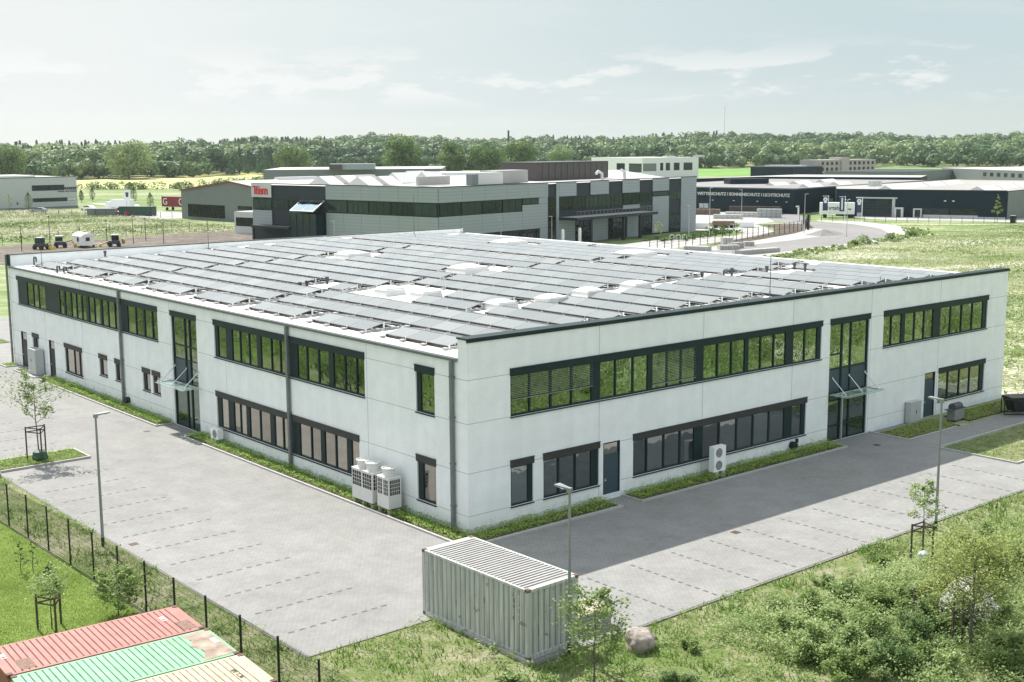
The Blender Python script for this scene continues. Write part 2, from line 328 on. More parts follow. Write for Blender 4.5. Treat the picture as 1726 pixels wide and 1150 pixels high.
def copy_tree(o,loc,rz=0,label=None,scale=None):
    def rec(a,p):
        c=a.copy(); COL.objects.link(c)
        if p: c.parent=p
        for ch in list(a.children): rec(ch,c)
        return c
    c=rec(o,None); c.location=loc; c.rotation_euler=(0,0,rz)
    if label: c['label']=label
    if scale: c.scale=(scale,)*3
    return c
def npmesh(name,V,F,mat,parent=None,tint=None,smooth=False,mi=None):
    """V (N,3), F (K,4) or (K,3) numpy; tint per vertex"""
    me=bpy.data.meshes.new(name); k=F.shape[1]; org=origin_of(parent) if parent else Vector((0,0,0))
    V=np.asarray(V,np.float32)-np.array(org,np.float32)
    me.vertices.add(len(V)); me.vertices.foreach_set('co',V.ravel())
    me.loops.add(F.size); me.loops.foreach_set('vertex_index',F.ravel().astype(np.int32))
    me.polygons.add(len(F)); me.polygons.foreach_set('loop_start',np.arange(0,F.size,k,dtype=np.int32))
    try: me.polygons.foreach_set('loop_total',np.full(len(F),k,np.int32))
    except Exception: pass
    for x in (mat if isinstance(mat,(list,tuple)) else [mat]): me.materials.append(M[x] if isinstance(x,str) else x)
    if mi is not None: me.polygons.foreach_set('material_index',mi.astype(np.int32))
    if smooth: me.polygons.foreach_set('use_smooth',np.ones(len(F),bool))
    me.update(calc_edges=True)
    if tint is not None:
        a=me.attributes.new('tint','FLOAT','POINT'); a.data.foreach_set('value',np.asarray(tint,np.float32))
    return link(name,me,parent)
def poly(name,pts,z,mat,hole=None):
    bm=bmesh.new(); vs=[bm.verts.new((x,y,z)) for x,y in pts]; f=bm.faces.new(vs)
    if f.normal.z<0: f.normal_flip()
    bm.normal_update()
    if f.normal.z<0: bmesh.ops.reverse_faces(bm,faces=[f])
    bmesh.ops.triangulate(bm,faces=bm.faces[:])
    me=bpy.data.meshes.new(name); bm.to_mesh(me); bm.free(); me.materials.append(M[mat])
    o=link(name,me); o['kind']='structure'; return o
def text_mesh(s,size,ext,mat,name,parent,bold=0.0,align='LEFT'):
    cu=bpy.data.curves.new('lettering','FONT'); cu.body=s; cu.size=size; cu.extrude=ext; cu.offset=bold; cu.align_x=align
    to=bpy.data.objects.new('lettering_src',cu); COL.objects.link(to)
    bpy.context.view_layer.update()
    dg=bpy.context.evaluated_depsgraph_get(); me=bpy.data.meshes.new_from_object(to.evaluated_get(dg)); 
    bpy.data.objects.remove(to); bpy.data.curves.remove(cu)
    me.materials.clear(); me.materials.append(M[mat]); me.name=name
    o=link(name,me,parent); return o
class Fac:
    """facade frame: origin O, direction U along the wall, outward normal Nn"""
    def __init__(s,O,ang,out=-1):
        s.O=Vector((O[0],O[1],0)); a=R(ang); s.U=Vector((math.cos(a),math.sin(a),0)); s.N=Vector((-math.sin(a),math.cos(a),0))*out
    def p(s,u,z,n=0): v=s.O+s.U*u+s.N*n; return (v.x,v.y,z)
    def box(s,mb,u0,u1,z0,z1,n0,n1,m=0):
        p=s.p; mb.hexa([p(u0,z0,n0),p(u1,z0,n0),p(u1,z0,n1),p(u0,z0,n1),p(u0,z1,n0),p(u1,z1,n0),p(u1,z1,n1),p(u0,z1,n1)],m)
    def quad(s,mb,u0,u1,z0,z1,n,m=0):
        q=[s.p(u0,z0,n),s.p(u1,z0,n),s.p(u1,z1,n),s.p(u0,z1,n)]
        P=[Vector(x) for x in q]
        if (P[1]-P[0]).cross(P[2]-P[0]).dot(s.N)<0: q=q[::-1]
        mb.add(q,[(0,1,2,3)],m)
def wall_with_openings(F,mb,u0,u1,z0,z1,ops,depth=.22,m=0,jm=None,jz=(),ju=()):
    us=sorted({u0,u1,*[a for o in ops for a in o[:2]]}); zs=sorted({z0,z1,*[a for o in ops for a in o[2:4]]})
    us=[u for u in us if u0<=u<=u1]; zs=[z for z in zs if z0<=z<=z1]
    inside=lambda u,z: any(o[0]<u<o[1] and o[2]<z<o[3] for o in ops)
    for a,b in zip(us[:-1],us[1:]):
        run=None
        for c,d in zip(zs[:-1],zs[1:]):
            if inside((a+b)/2,(c+d)/2):
                if run is not None: F.quad(mb,a,b,run,c,0,m); run=None
            elif run is None: run=c
        if run is not None: F.quad(mb,a,b,run,zs[-1],0,m)
    for o in ops:
        a,b,c,d=o[:4]; F.quad  # reveals
        p=F.p
        mb.quad(p(a,c,0),p(a,d,0),p(a,d,-depth),p(a,c,-depth),m); mb.quad(p(b,c,-depth),p(b,d,-depth),p(b,d,0),p(b,c,0),m)
        mb.quad(p(a,d,0),p(b,d,0),p(b,d,-depth),p(a,d,-depth),m); mb.quad(p(a,c,-depth),p(b,c,-depth),p(b,c,0),p(a,c,0),m)
    if jm is not None:
        w=.014
        for z in jz:
            if not z0<z<z1: continue
            cuts=sorted([(o[0]-.06,o[1]+.06) for o in ops if o[2]-.03<z<o[3]+.03]); cur=u0
            for a,b in cuts+[(u1,u1)]:
                if a>cur+.02: F.box(mb,cur,min(a,u1),z-w,z+w,-.01,.003,jm)
                cur=max(cur,b)
        for u in ju:
            cuts=sorted([(o[2]-.06,o[3]+.06) for o in ops if o[0]-.03<u<o[1]+.03]); cur=z0
            for a,b in cuts+[(z1,z1)]:
                if a>cur+.02: F.box(mb,u-w,u+w,cur,min(a,z1),-.01,.0045,jm)
                cur=max(cur,b)
def window(F,parent,u0,u1,z0,z1,panes,head=.3,glass='glass',frame='anthra',hm='anthra2',rec=.1,trans=(),solids=(),label=None,name='window',blinds=(),headout=.06,fill_low=0):
    """frame with header box, panes = list of (ua,ub[,za,zb])"""
    fr=MB(); t=.05
    zt=z1-head
    # frame body as a slab with cut panes: posts between panes
    ps=sorted([(min(p[0],p[1]),max(p[0],p[1]))+tuple(p[2:]) for p in panes])
    edges=[u0]
    for p in ps: edges+= [p[0],p[1]]
    edges.append(u1)
    for a,b in zip(edges[0::2],edges[1::2]):
        if b-a>.005: F.box(fr,a,b,z0,zt,-rec-.08,-rec+.03)
    for p in ps:
        za=p[2] if len(p)>2 else z0+.09; zb=p[3] if len(p)>3 else zt-.07
        F.box(fr,p[0],p[1],z0,za,-rec-.08,-rec+.03); F.box(fr,p[0],p[1],zb,zt,-rec-.08,-rec+.03)
        for (ta,tb) in trans:
            if za<ta<zb: F.box(fr,p[0],p[1],ta,tb,-rec-.07,-rec+.025)
        # casement inner edge
    if name=='window': F.box(fr,u0-.03,u1+.03,z0-.05,z0-.002,-rec,.07)  # sill
    w=fr.build(name+'_frame' if False else name,frame,parent)
    if label: w['label']=label
    if head>0:
        hb=MB(); F.box(hb,u0-.03,u1+.03,zt+.001,z1+.02,-rec,headout); F.box(hb,u0-.045,u1+.045,z1+.02,z1+.05,-rec,headout+.03); hb.build('shutter_box',hm,w)
    for p in ps:
        za=p[2] if len(p)>2 else z0+.09; zb=p[3] if len(p)>3 else zt-.07
        segs=[za]+[x for tt in trans if za<tt[0]<zb for x in tt]+[zb]
        for a,b in zip(segs[0::2],segs[1::2]):
            g=MB(); F.box(g,p[0]-.02,p[1]+.02,a-.02,b+.02,-rec-.05,-rec-.025)
            if p in solids: g.build('panel',frame,w)
            else:
                g.build('pane',glass,w)
    for (a,b,c,d) in blinds:
        bl=MB(); z=d
        while z>c:
            F.box(bl,a,b,z-.022,z-.012,-rec+.035,-rec+.06); z-=.085
        F.box(bl,a,b,c-.03,c,-rec+.035,-rec+.085); bl.build('venetian_blind','galv',w)
    return w
def door(F,parent,u0,u1,z1,glassz=None,mat='door',handle_side=1):
    d=MB(); F.box(d,u0,u0+.07,0.02,z1,-.16,-.02); F.box(d,u1-.07,u1,0.02,z1,-.16,-.02); F.box(d,u0+.07,u1-.07,z1-.07,z1,-.16,-.02)
    o=d.build('door','anthra',parent)
    lf=MB(); F.box(lf,u0+.08,u1-.08,.03,glassz-.06 if glassz else z1-.08,-.13,-.06)
    if glassz: F.box(lf,u0+.08,u1-.08,glassz-.055,glassz,-.14,-.05)
    lf.build('door_leaf',mat,o)
    if glassz:
        g=MB(); F.box(g,u0+.08,u1-.08,glassz+.005,z1-.08,-.11,-.09); g.build('pane','glass_low',o)
    h=MB(); uu=u0+.2 if handle_side<0 else u1-.2
    F.box(h,uu-.07,uu+.07,1.0,1.03,-.06,-.01); F.box(h,uu-.02,uu+.02,.95,1.12,-.06,-.05); h.build('handle','alu',o)
    return o
def glazing(F,parent,u0,u1,z0,z1,cols,head,label):
    rec=.12; fr=MB(); cols=[(a,b,r) for a,b,r in cols]
    us=[u0]+[x for a,b,_ in cols for x in (a,b)]+[u1]; zt=z1-head
    for a,b in zip(us[0::2],us[1::2]): F.box(fr,a,b,z0,zt,-rec-.08,-rec+.04)
    for a,b,rows in cols:
        zs=[z0]+[x for c,d,_ in rows for x in (c,d)]+[zt]
        for c,d in zip(zs[0::2],zs[1::2]): F.box(fr,a,b,c,d,-rec-.07,-rec+.03)
    w=fr.build('entrance_glazing','anthra',parent); w['label']=label
    hb=MB(); F.box(hb,u0-.03,u1+.03,zt+.001,z1+.02,-rec,.06); F.box(hb,u0-.045,u1+.045,z1+.02,z1+.05,-rec,.09); hb.build('shutter_box','anthra',w)
    for a,b,rows in cols:
        for c,d,k in rows:
            g=MB(); F.box(g,a-.02,b+.02,c-.02,d+.02,-rec-.05,-rec-.02); g.build('pane' if k!='panel' else 'spandrel_panel',{'up':'glass','low':'glass_ent','panel':'door'}[k],w)
    return w
# ============================================================ GROUND
def hill(x,y):
    r=math.hypot(x-CAM.x,y-CAM.y); t=min(max((r-960)/650,0),1); h=t*t*(3-2*t)*13
    az=math.degrees(math.atan2(y-CAM.y,x-CAM.x)); h*=1+.18*math.sin(az*.35)+.1*math.sin(az*.9+2)
    t2=min(max((r-620)/300,0),1); 
    return h
rad=[0,60,120,200,300,420,560,700,850,960,1040,1120,1200,1300,1400,1500,1610,1800,2200,3000,5000,9000]
gv=[];gf=[];na=72
for r_ in rad:
    for i in range(na):
        a=2*math.pi*i/na; x=CAM.x+r_*math.cos(a); y=CAM.y+r_*math.sin(a); gv.append((x,y,hill(x,y)-.012))
for j in range(len(rad)-1):
    for i in range(na): gf.append((j*na+i,(j+1)*na+i,(j+1)*na+(i+1)%na,j*na+(i+1)%na))
g=MB(); g.add(gv,gf); kind(g.build('ground','wildmeadow',smooth=True),'structure')
# near ground
poly('meadow',[(48.3,-60),(250,-60),(236,92),(226,100),(214,112),(211,122),(200,116),(187,93.5),(170,87),(148,84.5),(126,80.5),(70,75),(50,66),(48.3,62)],0.004,'meadow')
poly('lawn_strip',[(-80,-130),(120,-130),(120,-60),(31.3,-60),(31.3,-13.0),(-7.3,-12.95),(-7.3,-7.25),(-12.95,-7.25),(-12.95,120),(-80,160)],0.0,'verge')
poly('lawn',[(-60,-25),(-15.2,-25),(-15.75,14),(-16.3,60),(-30,70),(-60,70)],0.010,'lawn')
poly('paving',[(-12.85,-7.2),(-7.3,-7.2),(-7.3,-12.85),(50,-12.85),(60,-10.4),(60,-10.1),(31.25,-10.1),(31.2,-5.15),(44,-5.15),(60,-4.4),(60,-2.7),(37.2,-2.85),(37.2,-.02),(31.5,-.02),(0,-.02),(0,61.9),(16,61.9),(30,62),(30,92),(-12.95,92)],0.008,'paving')
poly('brown_lawn',[(31.35,-5.3),(38.1,-5.4),(60,-5.2),(60,-10.0),(31.35,-10.0)],0.020,'verge')
def kerb(name,pts,w=.1,h=.07,side=1,mt='kerb'):
    mb=MB()
    for (x0,y0),(x1,y1) in zip(pts[:-1],pts[1:]):
        d=Vector((x1-x0,y1-y0,0)).normalized(); n=Vector((-d.y,d.x,0))*w
        mb.hexa([(x0,y0,-.05),(x1,y1,-.05),(x1+n.x,y1+n.y,-.05),(x0+n.x,y0+n.y,-.05),(x0,y0,h),(x1,y1,h),(x1+n.x,y1+n.y,h),(x0+n.x,y0+n.y,h)])
    return kind(mb.build(name,mt),'structure')
kerb('kerb_edge',[(50,-12.95),(-7.2,-12.95)],.1,.05,mt='kerb_dark')
kerb('kerb_edge',[(-7.3,-12.95),(-7.3,-7.2)],.12,.12)
kerb('kerb_edge',[(-7.4,-7.2),(-12.85,-7.2)],.08,.03,mt='kerb_dark')
kerb('kerb_edge',[(-12.9,-7.25),(-12.9,25.7)],.08,.02,mt='kerb_dark')
kerb('kerb_edge',[(31.2,-10.05),(31.2,-5.2),(60,-5.1)],.12,.1)
kerb('kerb_edge',[(31.25,-10.05),(60,-10.05)],.12,.1)
# parking bay markings: single dark stones let into the paving
mb=MB()
for k in range(13):
    y=22.75-k*2.51 if k<12 else None
    if y is None: continue
    for i in range(10):
        x=-12.26+i*.46; mb.box(x,y-.055,0.0,x+.24,y+.055,.013)
for k in range(13):
    x=.12+k*2.545-2.5
    for i in range(11):
        y=-12.6+i*.455
        if y>-7.75 or x<-1: continue
        mb.box(x-.055,y,0.0,x+.055,y+.24,.013)
for k in range(7):   # bays beyond the island
    y=31.0+k*2.5
    for i in range(10): x=-12.3+i*.46; mb.box(x,y-.055,0,x+.24,y+.055,.013)
kind(mb.build('parking_markings','marker'),'structure')
# gully covers, rust coloured
def gully(x,y,lab,rust=True):
    o=MB(); o.box(x-.2,y-.2,0,x+.2,y+.2,.014,0)
    for i in range(5): o.box(x-.17+i*.075,y-.17,.014,x-.14+i*.075,y+.17,.018,1)
    o=o.build('drain_cover',[M['rust'] if rust else M['darkgrey'],M['black']]); tag(o,lab,'drain cover','drain covers in the paving')
M['rust']=pbr('rusty_iron',(.16,.075,.05),.85,var=.25,scale=9)
gully(-12.3,8.95,'rusty square drain cover beside the grey lamp post at the fence'); gully(9.6,-7.8,'rusty drain cover at the shadow edge of the right car park')
gully(-2.3,30.2,'grey drain cover in front of the glazed side entrance',False); gully(29.1,-2.3,'dark drain cover before the glazed front entrance',False)
# ============================================================ MAIN BUILDING
HB=9.13; HE=8.2; BX=47.7; BY=61.85
def rz(x): return HE+.024*min(x,30.9)-.02*max(0,x-30.9)
bld=thing('office_building','long white two storey concrete office building with solar panels covering its roof','building',(BX/2,BY/2,0))
FR=Fac((0,0),0,-1); FL=Fac((0,0),90,1)
def expand(lst): return lst
# --- right facade
opsR=[(2.56,26.49,5.21,7.48),(32.80,45.18,5.21,7.48),(27.33,31.32,0,7.48),(2.55,3.96,.86,3.08),(4.61,8.33,.86,3.08),(8.62,9.82,0,2.97),(10.76,25.2,.86,3.08),(39.38,45.18,.86,3.08),(37.75,39.0,0,2.97)]
w=MB(); wall_with_openings(FR,w,0,BX,0,HB,opsR,jm=1,jz=(.87,2.90,5.23,7.26),ju=[8.32+7.72*i for i in range(6)][:5])
FR.box(w,0,27.3,0,.3,0,.012,2); FR.box(w,31.4,37.7,0,.3,0,.012,2); FR.box(w,39.05,BX,0,.3,0,.012,2)
# parapet thickness, inner face, corner return
w.box(.004,.001,HE-.3,BX,.66,HB-.02,0); w.quad((0,.68,0),(0,.68,HB-.02),(0,0,HB-.02),(0,0,0),0); w.quad((0,.68,HE-.1),(.3,.68,HE-.1),(.3,.68,HB-.02),(0,.68,HB-.02),0)
for zz in (.87,2.9,5.23,7.26): w.box(-.003,.01,zz-.014,.0,.68,zz+.014,1)
w.build('wall',['concrete','joint','plinth'],bld)
c=MB(); c.box(-.05,-.05,HB-.02,BX+.05,.72,HB+.05); c.box(-.05,-.055,HB-.14,BX+.05,-.03,HB-.02); c.build('parapet_cap','anthra',bld)
def P(*e):  # build pane list from edges with default mullion .09 between panes
    return list(e)
def panes(*groups,m=.045):
    out=[]
    for g in groups:
        for a,b in zip(g[:-1],g[1:]): out.append((a+m if a!=g[0] else a,b-m if b!=g[-1] else b))
    return out
window(FR,bld,2.56,26.49,5.21,7.48,panes((2.66,3.82,5.1),(5.22,6.53,7.85),(8.45,9.53,10.78,11.85),(12.2,13.32,14.4,15.5),(16.15,17.3,18.46,19.58),(19.9,20.97,22.14,23.2),(23.9,24.98,26.15)),
   label='long dark framed upper window band with half lowered blinds',blinds=[(2.66,7.9,6.02,7.14),(12.2,15.5,5.5,7.14)],hm='anthra')
window(FR,bld,32.80,45.18,5.21,7.48,panes((32.9,33.8,34.9),(35.3,36.4,37.5,38.55),(39.4,40.65,42.02,43.37,44.7)),label='upper window band right of the front entrance',hm='anthra')
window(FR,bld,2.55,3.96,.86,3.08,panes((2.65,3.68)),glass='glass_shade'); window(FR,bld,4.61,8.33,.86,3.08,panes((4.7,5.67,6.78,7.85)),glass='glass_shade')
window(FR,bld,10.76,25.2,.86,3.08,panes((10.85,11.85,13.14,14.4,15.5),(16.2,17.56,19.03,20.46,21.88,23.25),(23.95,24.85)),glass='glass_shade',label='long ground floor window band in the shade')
window(FR,bld,39.38,45.18,.86,3.08,panes((39.48,40.69,42.12,43.42,44.72)),glass='glass',hm='anthra')
door(FR,bld,8.62,9.82,2.97,2.36,handle_side=-1); door(FR,bld,37.75,39.0,2.97,2.36,handle_side=-1)
M['glass_ent']=glassmat('entrance_glass',(.008,.016,.014),(.6,.7,.64),.3)
E_=lambda a,b,extra=(): (a,b,[(.1,.9,'low'),(.98,2.45,'low'),(2.53,2.9,'low'),(3.0,4.4,'panel'),(4.48,5.27,'up'),(5.36,7.1,'up')])
glazing(FR,bld,27.33,31.32,.02,7.48,[E_(27.43,28.6),(28.74,29.52,E_(0,0)[2][:4]+[(4.48,7.1,'up')]),(29.62,31.22,E_(0,0)[2][:4]+[(4.48,7.1,'up')])],.3,'full height glazed front entrance')
def canopy(F,parent,u0,u1,z,out=1.35,rods=(0,.5,1)):
    mb=MB(); F.box(mb,u0,u1,z,z+.02,.12,out,1)
    F.box(mb,u0-.05,u1+.05,z+.03,z+.09,out-.28,out-.2,0); F.box(mb,u0-.05,u1+.05,z+.03,z+.08,.18,.24,0)
    for r_ in rods:
        u=u0+.35+(u1-u0-.7)*r_; F.box(mb,u-.03,u+.03,z+.025,z+.085,.02,out-.2,0)
        mb.cyl(F.p(u,z+1.0,.03),F.p(u,z+.09,out-.3),.028,n=6,m=0)
        F.box(mb,u-.05,u+.05,z+.93,z+1.07,0,.05,0)
    o=mb.build('entrance_canopy',[M['steel'],M['canopy_glass']],parent); return o
m,t=newmat('clear_canopy_glass'); b=t.nodes['Principled BSDF']; b.inputs['Base Color'].default_value=(.75,.9,.86,1); b.inputs['Roughness'].default_value=.03; b.inputs['Transmission Weight'].default_value=.85; b.inputs['IOR'].default_value=1.05; M['canopy_glass']=m
canopy(FR,bld,27.3,31.3,2.92); canopy(FL,bld,26.9,30.9,2.95)
mb=MB(); mb.box(28.68,-.06,0.02,28.76,.05,2.9); mb.build('door_post','alu',bld)
# --- left facade
opsL=[(32.99,59.95,5.21,7.48),(27.34,30.98,0,7.45),(8.43,24.95,5.21,7.48),(9.08,24.97,.86,3.08),(2.49,4.0,5.21,7.48),(2.48,4.0,.86,3.08),(46.58,50.1,.86,3.08),
 (41.86,43.33,1.58,3.1),(39.15,40.45,1.58,3.1),(34.58,35.78,1.58,3.1),(33.0,34.2,1.58,3.1),(58.45,59.85,0,2.97),(55.66,57.1,.86,3.08),(52.24,53.48,0,2.97)]
w=MB(); wall_with_openings(FL,w,.68,BY,0,HE-.03,opsL,jm=1,jz=(.87,2.90,5.23,7.26),ju=[8.22,15.9,23.55,31.2,38.8,46.3,54.0])
FL.box(w,.7,27.3,0,.3,0,.012,2); FL.box(w,31.05,52.2,0,.3,0,.012,2)
w.box(.3,BY-.55,HE-.4,46.9,BY,HB-.02,0); w.box(0,BY-.55,HE-.2,.3,BY,HB-.02,0); 
w.build('wall',['concrete','joint','plinth'],bld)
c=MB(); c.box(-.06,BY-.6,HB-.02,46.95,BY+.05,HB+.04); c.box(-.05,BY-.6,HE,-.005,BY+.02,HB-.02); c.build('parapet_cap','anthra',bld)
# back walls
w=MB(); w.quad((BX,0,0),(BX,BY,0),(BX,BY,HE+.45),(BX,0,HE+.45)); w.quad((BX,BY,0),(0,BY,0),(0,BY,HB-.05),(BX,BY,HB-.05)); w.build('rear_wall','concrete',bld)
# gutter and eaves
mb=MB(); mb.box(-.14,.67,HE-.14,-.02,BY-.6,HE-.02,0); mb.box(-.17,.67,HE-.04,-.13,BY-.6,HE+.0,0); mb.box(-.03,.67,HE-.02,.12,BY-.6,HE+.015,1); mb.build('gutter',['pipe','zinc'],bld)
for yy in (.99,15.97,38.95,61.9):
    d=MB(); d.box(-.2,yy-.1,.0,-.07,yy+.1,HE-.15)
    for zz in (1.2,3.2,5.4,7.3): d.box(-.215,yy-.13,zz,-.0,yy+.13,zz+.05)
    if yy==61.9: d.box(-.2,yy-.1,HE-.16,-.07,yy+.1,HB)
    d.build('downpipe','pipe',bld)
window(FL,bld,32.99,59.95,5.21,7.48,[(55.25,53.8),(56.45,55.33),(57.9,56.55)]+panes((33.1,34.0,35.2),(35.45,36.65,38.0),(39.2,40.2,41.4,42.5),(42.85,43.9,44.95),(45.45,46.3,47.35,48.4,49.6),(49.9,50.75)),label='long upper window band at the far end',hm='anthra')
window(FL,bld,8.43,24.95,5.21,7.48,panes((8.5,9.3,10.4,11.5),(11.95,13.0,14.2,15.2),(16.25,17.1,18.1,19.3),(19.75,20.7,21.8,22.8),(23.55,24.6)),label='upper window band above the heat pumps',hm='anthra')
window(FL,bld,9.08,24.97,.86,3.08,panes((9.15,9.95),(10.4,11.5,12.6),(13.0,14.0,15.2),(16.2,17.05,18.0),(18.5,19.7,20.95),(21.35,22.1,22.9),(23.6,24.5)),glass='glass_low')
window(FL,bld,2.49,4.0,5.21,7.48,panes((2.6,3.7)),hm='anthra'); window(FL,bld,2.48,4.0,.86,3.08,panes((2.6,3.6)),glass='glass_low',)
window(FL,bld,46.58,50.1,.86,3.08,panes((46.7,47.35,48.4,49.85)),glass='glass_low'); 
for a,b in ((41.86,43.33),(39.15,40.45),(34.58,35.78),(33.0,34.2)): window(FL,bld,a,b,1.58,3.1,panes((a+.1,b-.35)),glass='glass_low')
window(FL,bld,55.66,57.1,.86,3.08,panes((55.8,56.5)),glass='glass_low')
door(FL,bld,58.45,59.85,2.97,2.3,'anthra2'); door(FL,bld,52.24,53.48,2.97,2.3,'anthra2')
glazing(FL,bld,27.34,30.98,.02,7.45,[(27.42,28.5,[(.1,2.9,'low'),(3.0,4.42,'up'),(4.48,5.3,'up'),(5.38,7.1,'up')]),(28.62,29.15,[(.1,2.9,'low'),(3.0,4.42,'panel'),(4.48,5.3,'up'),(5.38,7.1,'up')]),(29.28,30.88,[(.1,2.9,'low'),(3.0,4.42,'panel'),(4.48,5.3,'up'),(5.38,7.1,'up')])],.3,'full height glazed side entrance')
# small wall fixtures
def fixture(name,lab,cat,bld_fn):
    mb=MB(); bld_fn(mb); return mb
mb=MB(); mb.cyl((-.02,38.3,.5),(-.3,38.3,.5),.22,n=12); mb.build('hose_reel','black',bld); mb=MB(); mb.cyl((23.88,-.02,.42),(23.88,-.3,.42),.24,n=14); mb.box(23.6,-.25,.55,24.2,-.2,.6); mb.box(24.25,-.12,.5,24.4,-.02,.75); mb.build('hose_reel','anthra',bld)
# ------------------------------------------------------------ roof
mb=MB(); xs=[0.02,30.9,BX]
for a,b in zip(xs[:-1],xs[1:]): mb.quad((a,.66,rz(a)),(b,.66,rz(b)),(b,BY-.55,rz(b)),(a,BY-.55,rz(a)))
mb.quad((BX,.66,rz(BX)),(BX,.66,rz(BX)-.5),(BX,BY,rz(BX)-.5),(BX,BY,rz(BX)))
mb.build('roof','roof',bld)
# rafters of seams: faint membrane overlaps
mb=MB()
for k in range(30):
    y=1.6+k*2.0; mb.quad((.1,y,rz(.1)+.004),(30.9,y,rz(30.9)+.004),(30.9,y+.05,rz(30.9)+.004),(.1,y+.05,rz(.1)+.004))
mb.build('membrane_seam',pbr('membrane_seam',(.70,.69,.67),.7),bld)
# ------------------------------------------------------------ solar arrays
m,t=newmat('solar_glass'); b=t.nodes['Principled BSDF']; b.inputs['Roughness'].default_value=.16; b.inputs['Specular IOR Level'].default_value=.9; b.inputs['IOR'].default_value=1.75
tcn=t.nodes.new('ShaderNodeTexCoord'); br=t.nodes.new('ShaderNodeTexBrick'); br.offset=0; br.inputs['Scale'].default_value=1; br.inputs['Brick Width'].default_value=.166; br.inputs['Row Height'].default_value=.166; br.inputs['Mortar Size'].default_value=.010; br.inputs['Mortar Smooth'].default_value=.1
oi=t.nodes.new('ShaderNodeObjectInfo')
br.inputs['Color1'].default_value=(.095,.103,.095,1); br.inputs['Color2'].default_value=(.11,.12,.11,1); br.inputs['Mortar'].default_value=(.26,.27,.255,1)
t.links.new(tcn.outputs['Object'],br.inputs['Vector']); 
mm=t.nodes.new('ShaderNodeMapRange'); mm.inputs[3].default_value=.8; mm.inputs[4].default_value=1.25; t.links.new(oi.outputs['Random'],mm.inputs[0])
vs=t.nodes.new('ShaderNodeVectorMath'); vs.operation='SCALE'; t.links.new(br.outputs[0],vs.inputs[0]); t.links.new(mm.outputs[0],vs.inputs[3]); t.links.new(vs.outputs[0],b.inputs['Base Color'])
mr=t.nodes.new('ShaderNodeMapRange'); mr.inputs[3].default_value=.12; mr.inputs[4].default_value=.24; t.links.new(oi.outputs['Random'],mr.inputs[0]); t.links.new(mr.outputs[0],b.inputs['Roughness'])
b.inputs['Coat Weight'].default_value=.9; b.inputs['Coat Roughness'].default_value=.08
M['solar']=m
PW,PL=1.745,1.10; TILT=R(11)
def module_mesh(side):
    mb=MB(); c,s=math.cos(TILT),math.sin(TILT); e=.018; h=.035
    # local: x from 0 (low edge) up the slope to the ridge for west side
    def T(a,y,n):
        x=a*c-n*s; z=a*s+n*c
        return (x,y,z) if side<0 else (2.26-x,y,z)
    def bx(a0,y0,n0,a1,y1,n1,m): mb.hexa([T(a0,y0,n0),T(a1,y0,n0),T(a1,y1,n0),T(a0,y1,n0),T(a0,y0,n1),T(a1,y0,n1),T(a1,y1,n1),T(a0,y1,n1)],m)
    bx(e,e,.0,PL-e,PW-e,h-.004,0); bx(0,0,0,PL,e,h,1); bx(0,PW-e,0,PL,PW,h,1); bx(0,e,0,e,PW-e,h,1); bx(PL-e,e,0,PL,PW-e,h,1)
    return mb
M['mframe']=pbr('module_frame',(.26,.27,.27),.5,metal=.0)
modW=None; modE=None; foot=None; n_arr=0
ordn=['first','second','third','fourth','fifth','sixth','seventh','eighth','ninth','tenth','eleventh','twelfth','thirteenth','fourteenth','fifteenth','sixteenth']
def array(x,y0,n,row,seg,last):
    global modW,modE,foot
    z=rz(x+1.1)+.12; slope=.024 if x<30 else -.02
    t_=thing('solar_array','','solar array',(x,y0,z),0,'solar panel arrays on the flat roof')
    t_['label']=f"solar array, {ordn[row]} row from the gutter, {ordn[seg]} from the front parapet"
    t_.rotation_euler=(0,-math.atan(slope),0)
    for k in range(n):
        for side in (-1,1):
            src=modW if side<0 else modE
            if src is None:
                o=module_mesh(side).build('solar_panel',['solar','mframe'],t_,world=False)
                if side<0: modW=o
                else: modE=o
            else: o=src.copy(); COL.objects.link(o); o.parent=t_
            o.location=(0,k*1.765,0)
    mb=MB()
    for k in range(n+1):
        y=k*1.765-.01
        mb.box(-.26,y-.045,-.115,2.5,y+.045,-.085,0)
        mb.box(1.07,y-.03,-.035,1.17,y+.03,.2,0); mb.box(-.03,y-.035,-.085,.03,y+.035,.045,0); mb.box(2.22,y-.03,-.085,2.27,y+.03,.0,0); mb.box(1.07,y-.03,.2,1.19,y+.03,.26,0)
        mb.box(-.34,y-.13,-.118,-.12,y+.13,-.03,1); 
        if k%2==0: mb.box(.55,y-.2,-.034,.75,y+.2,.03,1); mb.box(1.45,y-.2,-.034,1.65,y+.2,.03,1)
    for e in (0,n*1.765-.03): mb.box(.02,e,-.06,2.24,e+.012,-.02,0)
    # black strips added as the gap shadow beneath the low module edges
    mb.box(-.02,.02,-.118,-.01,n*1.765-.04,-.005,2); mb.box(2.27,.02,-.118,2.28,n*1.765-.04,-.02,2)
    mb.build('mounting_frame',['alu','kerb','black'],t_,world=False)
rowx=[1.15+2.67*i for i in range(11)]+[31.95+2.62*i for i in range(6)]
S=[[] for _ in rowx]
S[0]=[(y,3) for y in (2.85,10.0,17.2,24.9-.3,32.1-.2,39.3,46.4,53.4)]
for i in (1,2): S[i]=[(2.75,12),(24.9,11),(44.9,8)]
S[3]=[(3.0,4),(11.8,3),(24.9,1),(30.1,8),(44.9,8)]
S[4]=[(3.0,4),(12.1,3),(24.9,11),(44.9,8)]
for i in (5,6): S[i]=[(3.1,4),(12.0,7-0),(25.0,11),(45.0,8)]
S[7]=[(3.0,4),(12.4,7),(28.9,7),(45.8,7)]
S[8]=[(3.0,4),(12.4,7),(28.9,7),(45.8,7)]
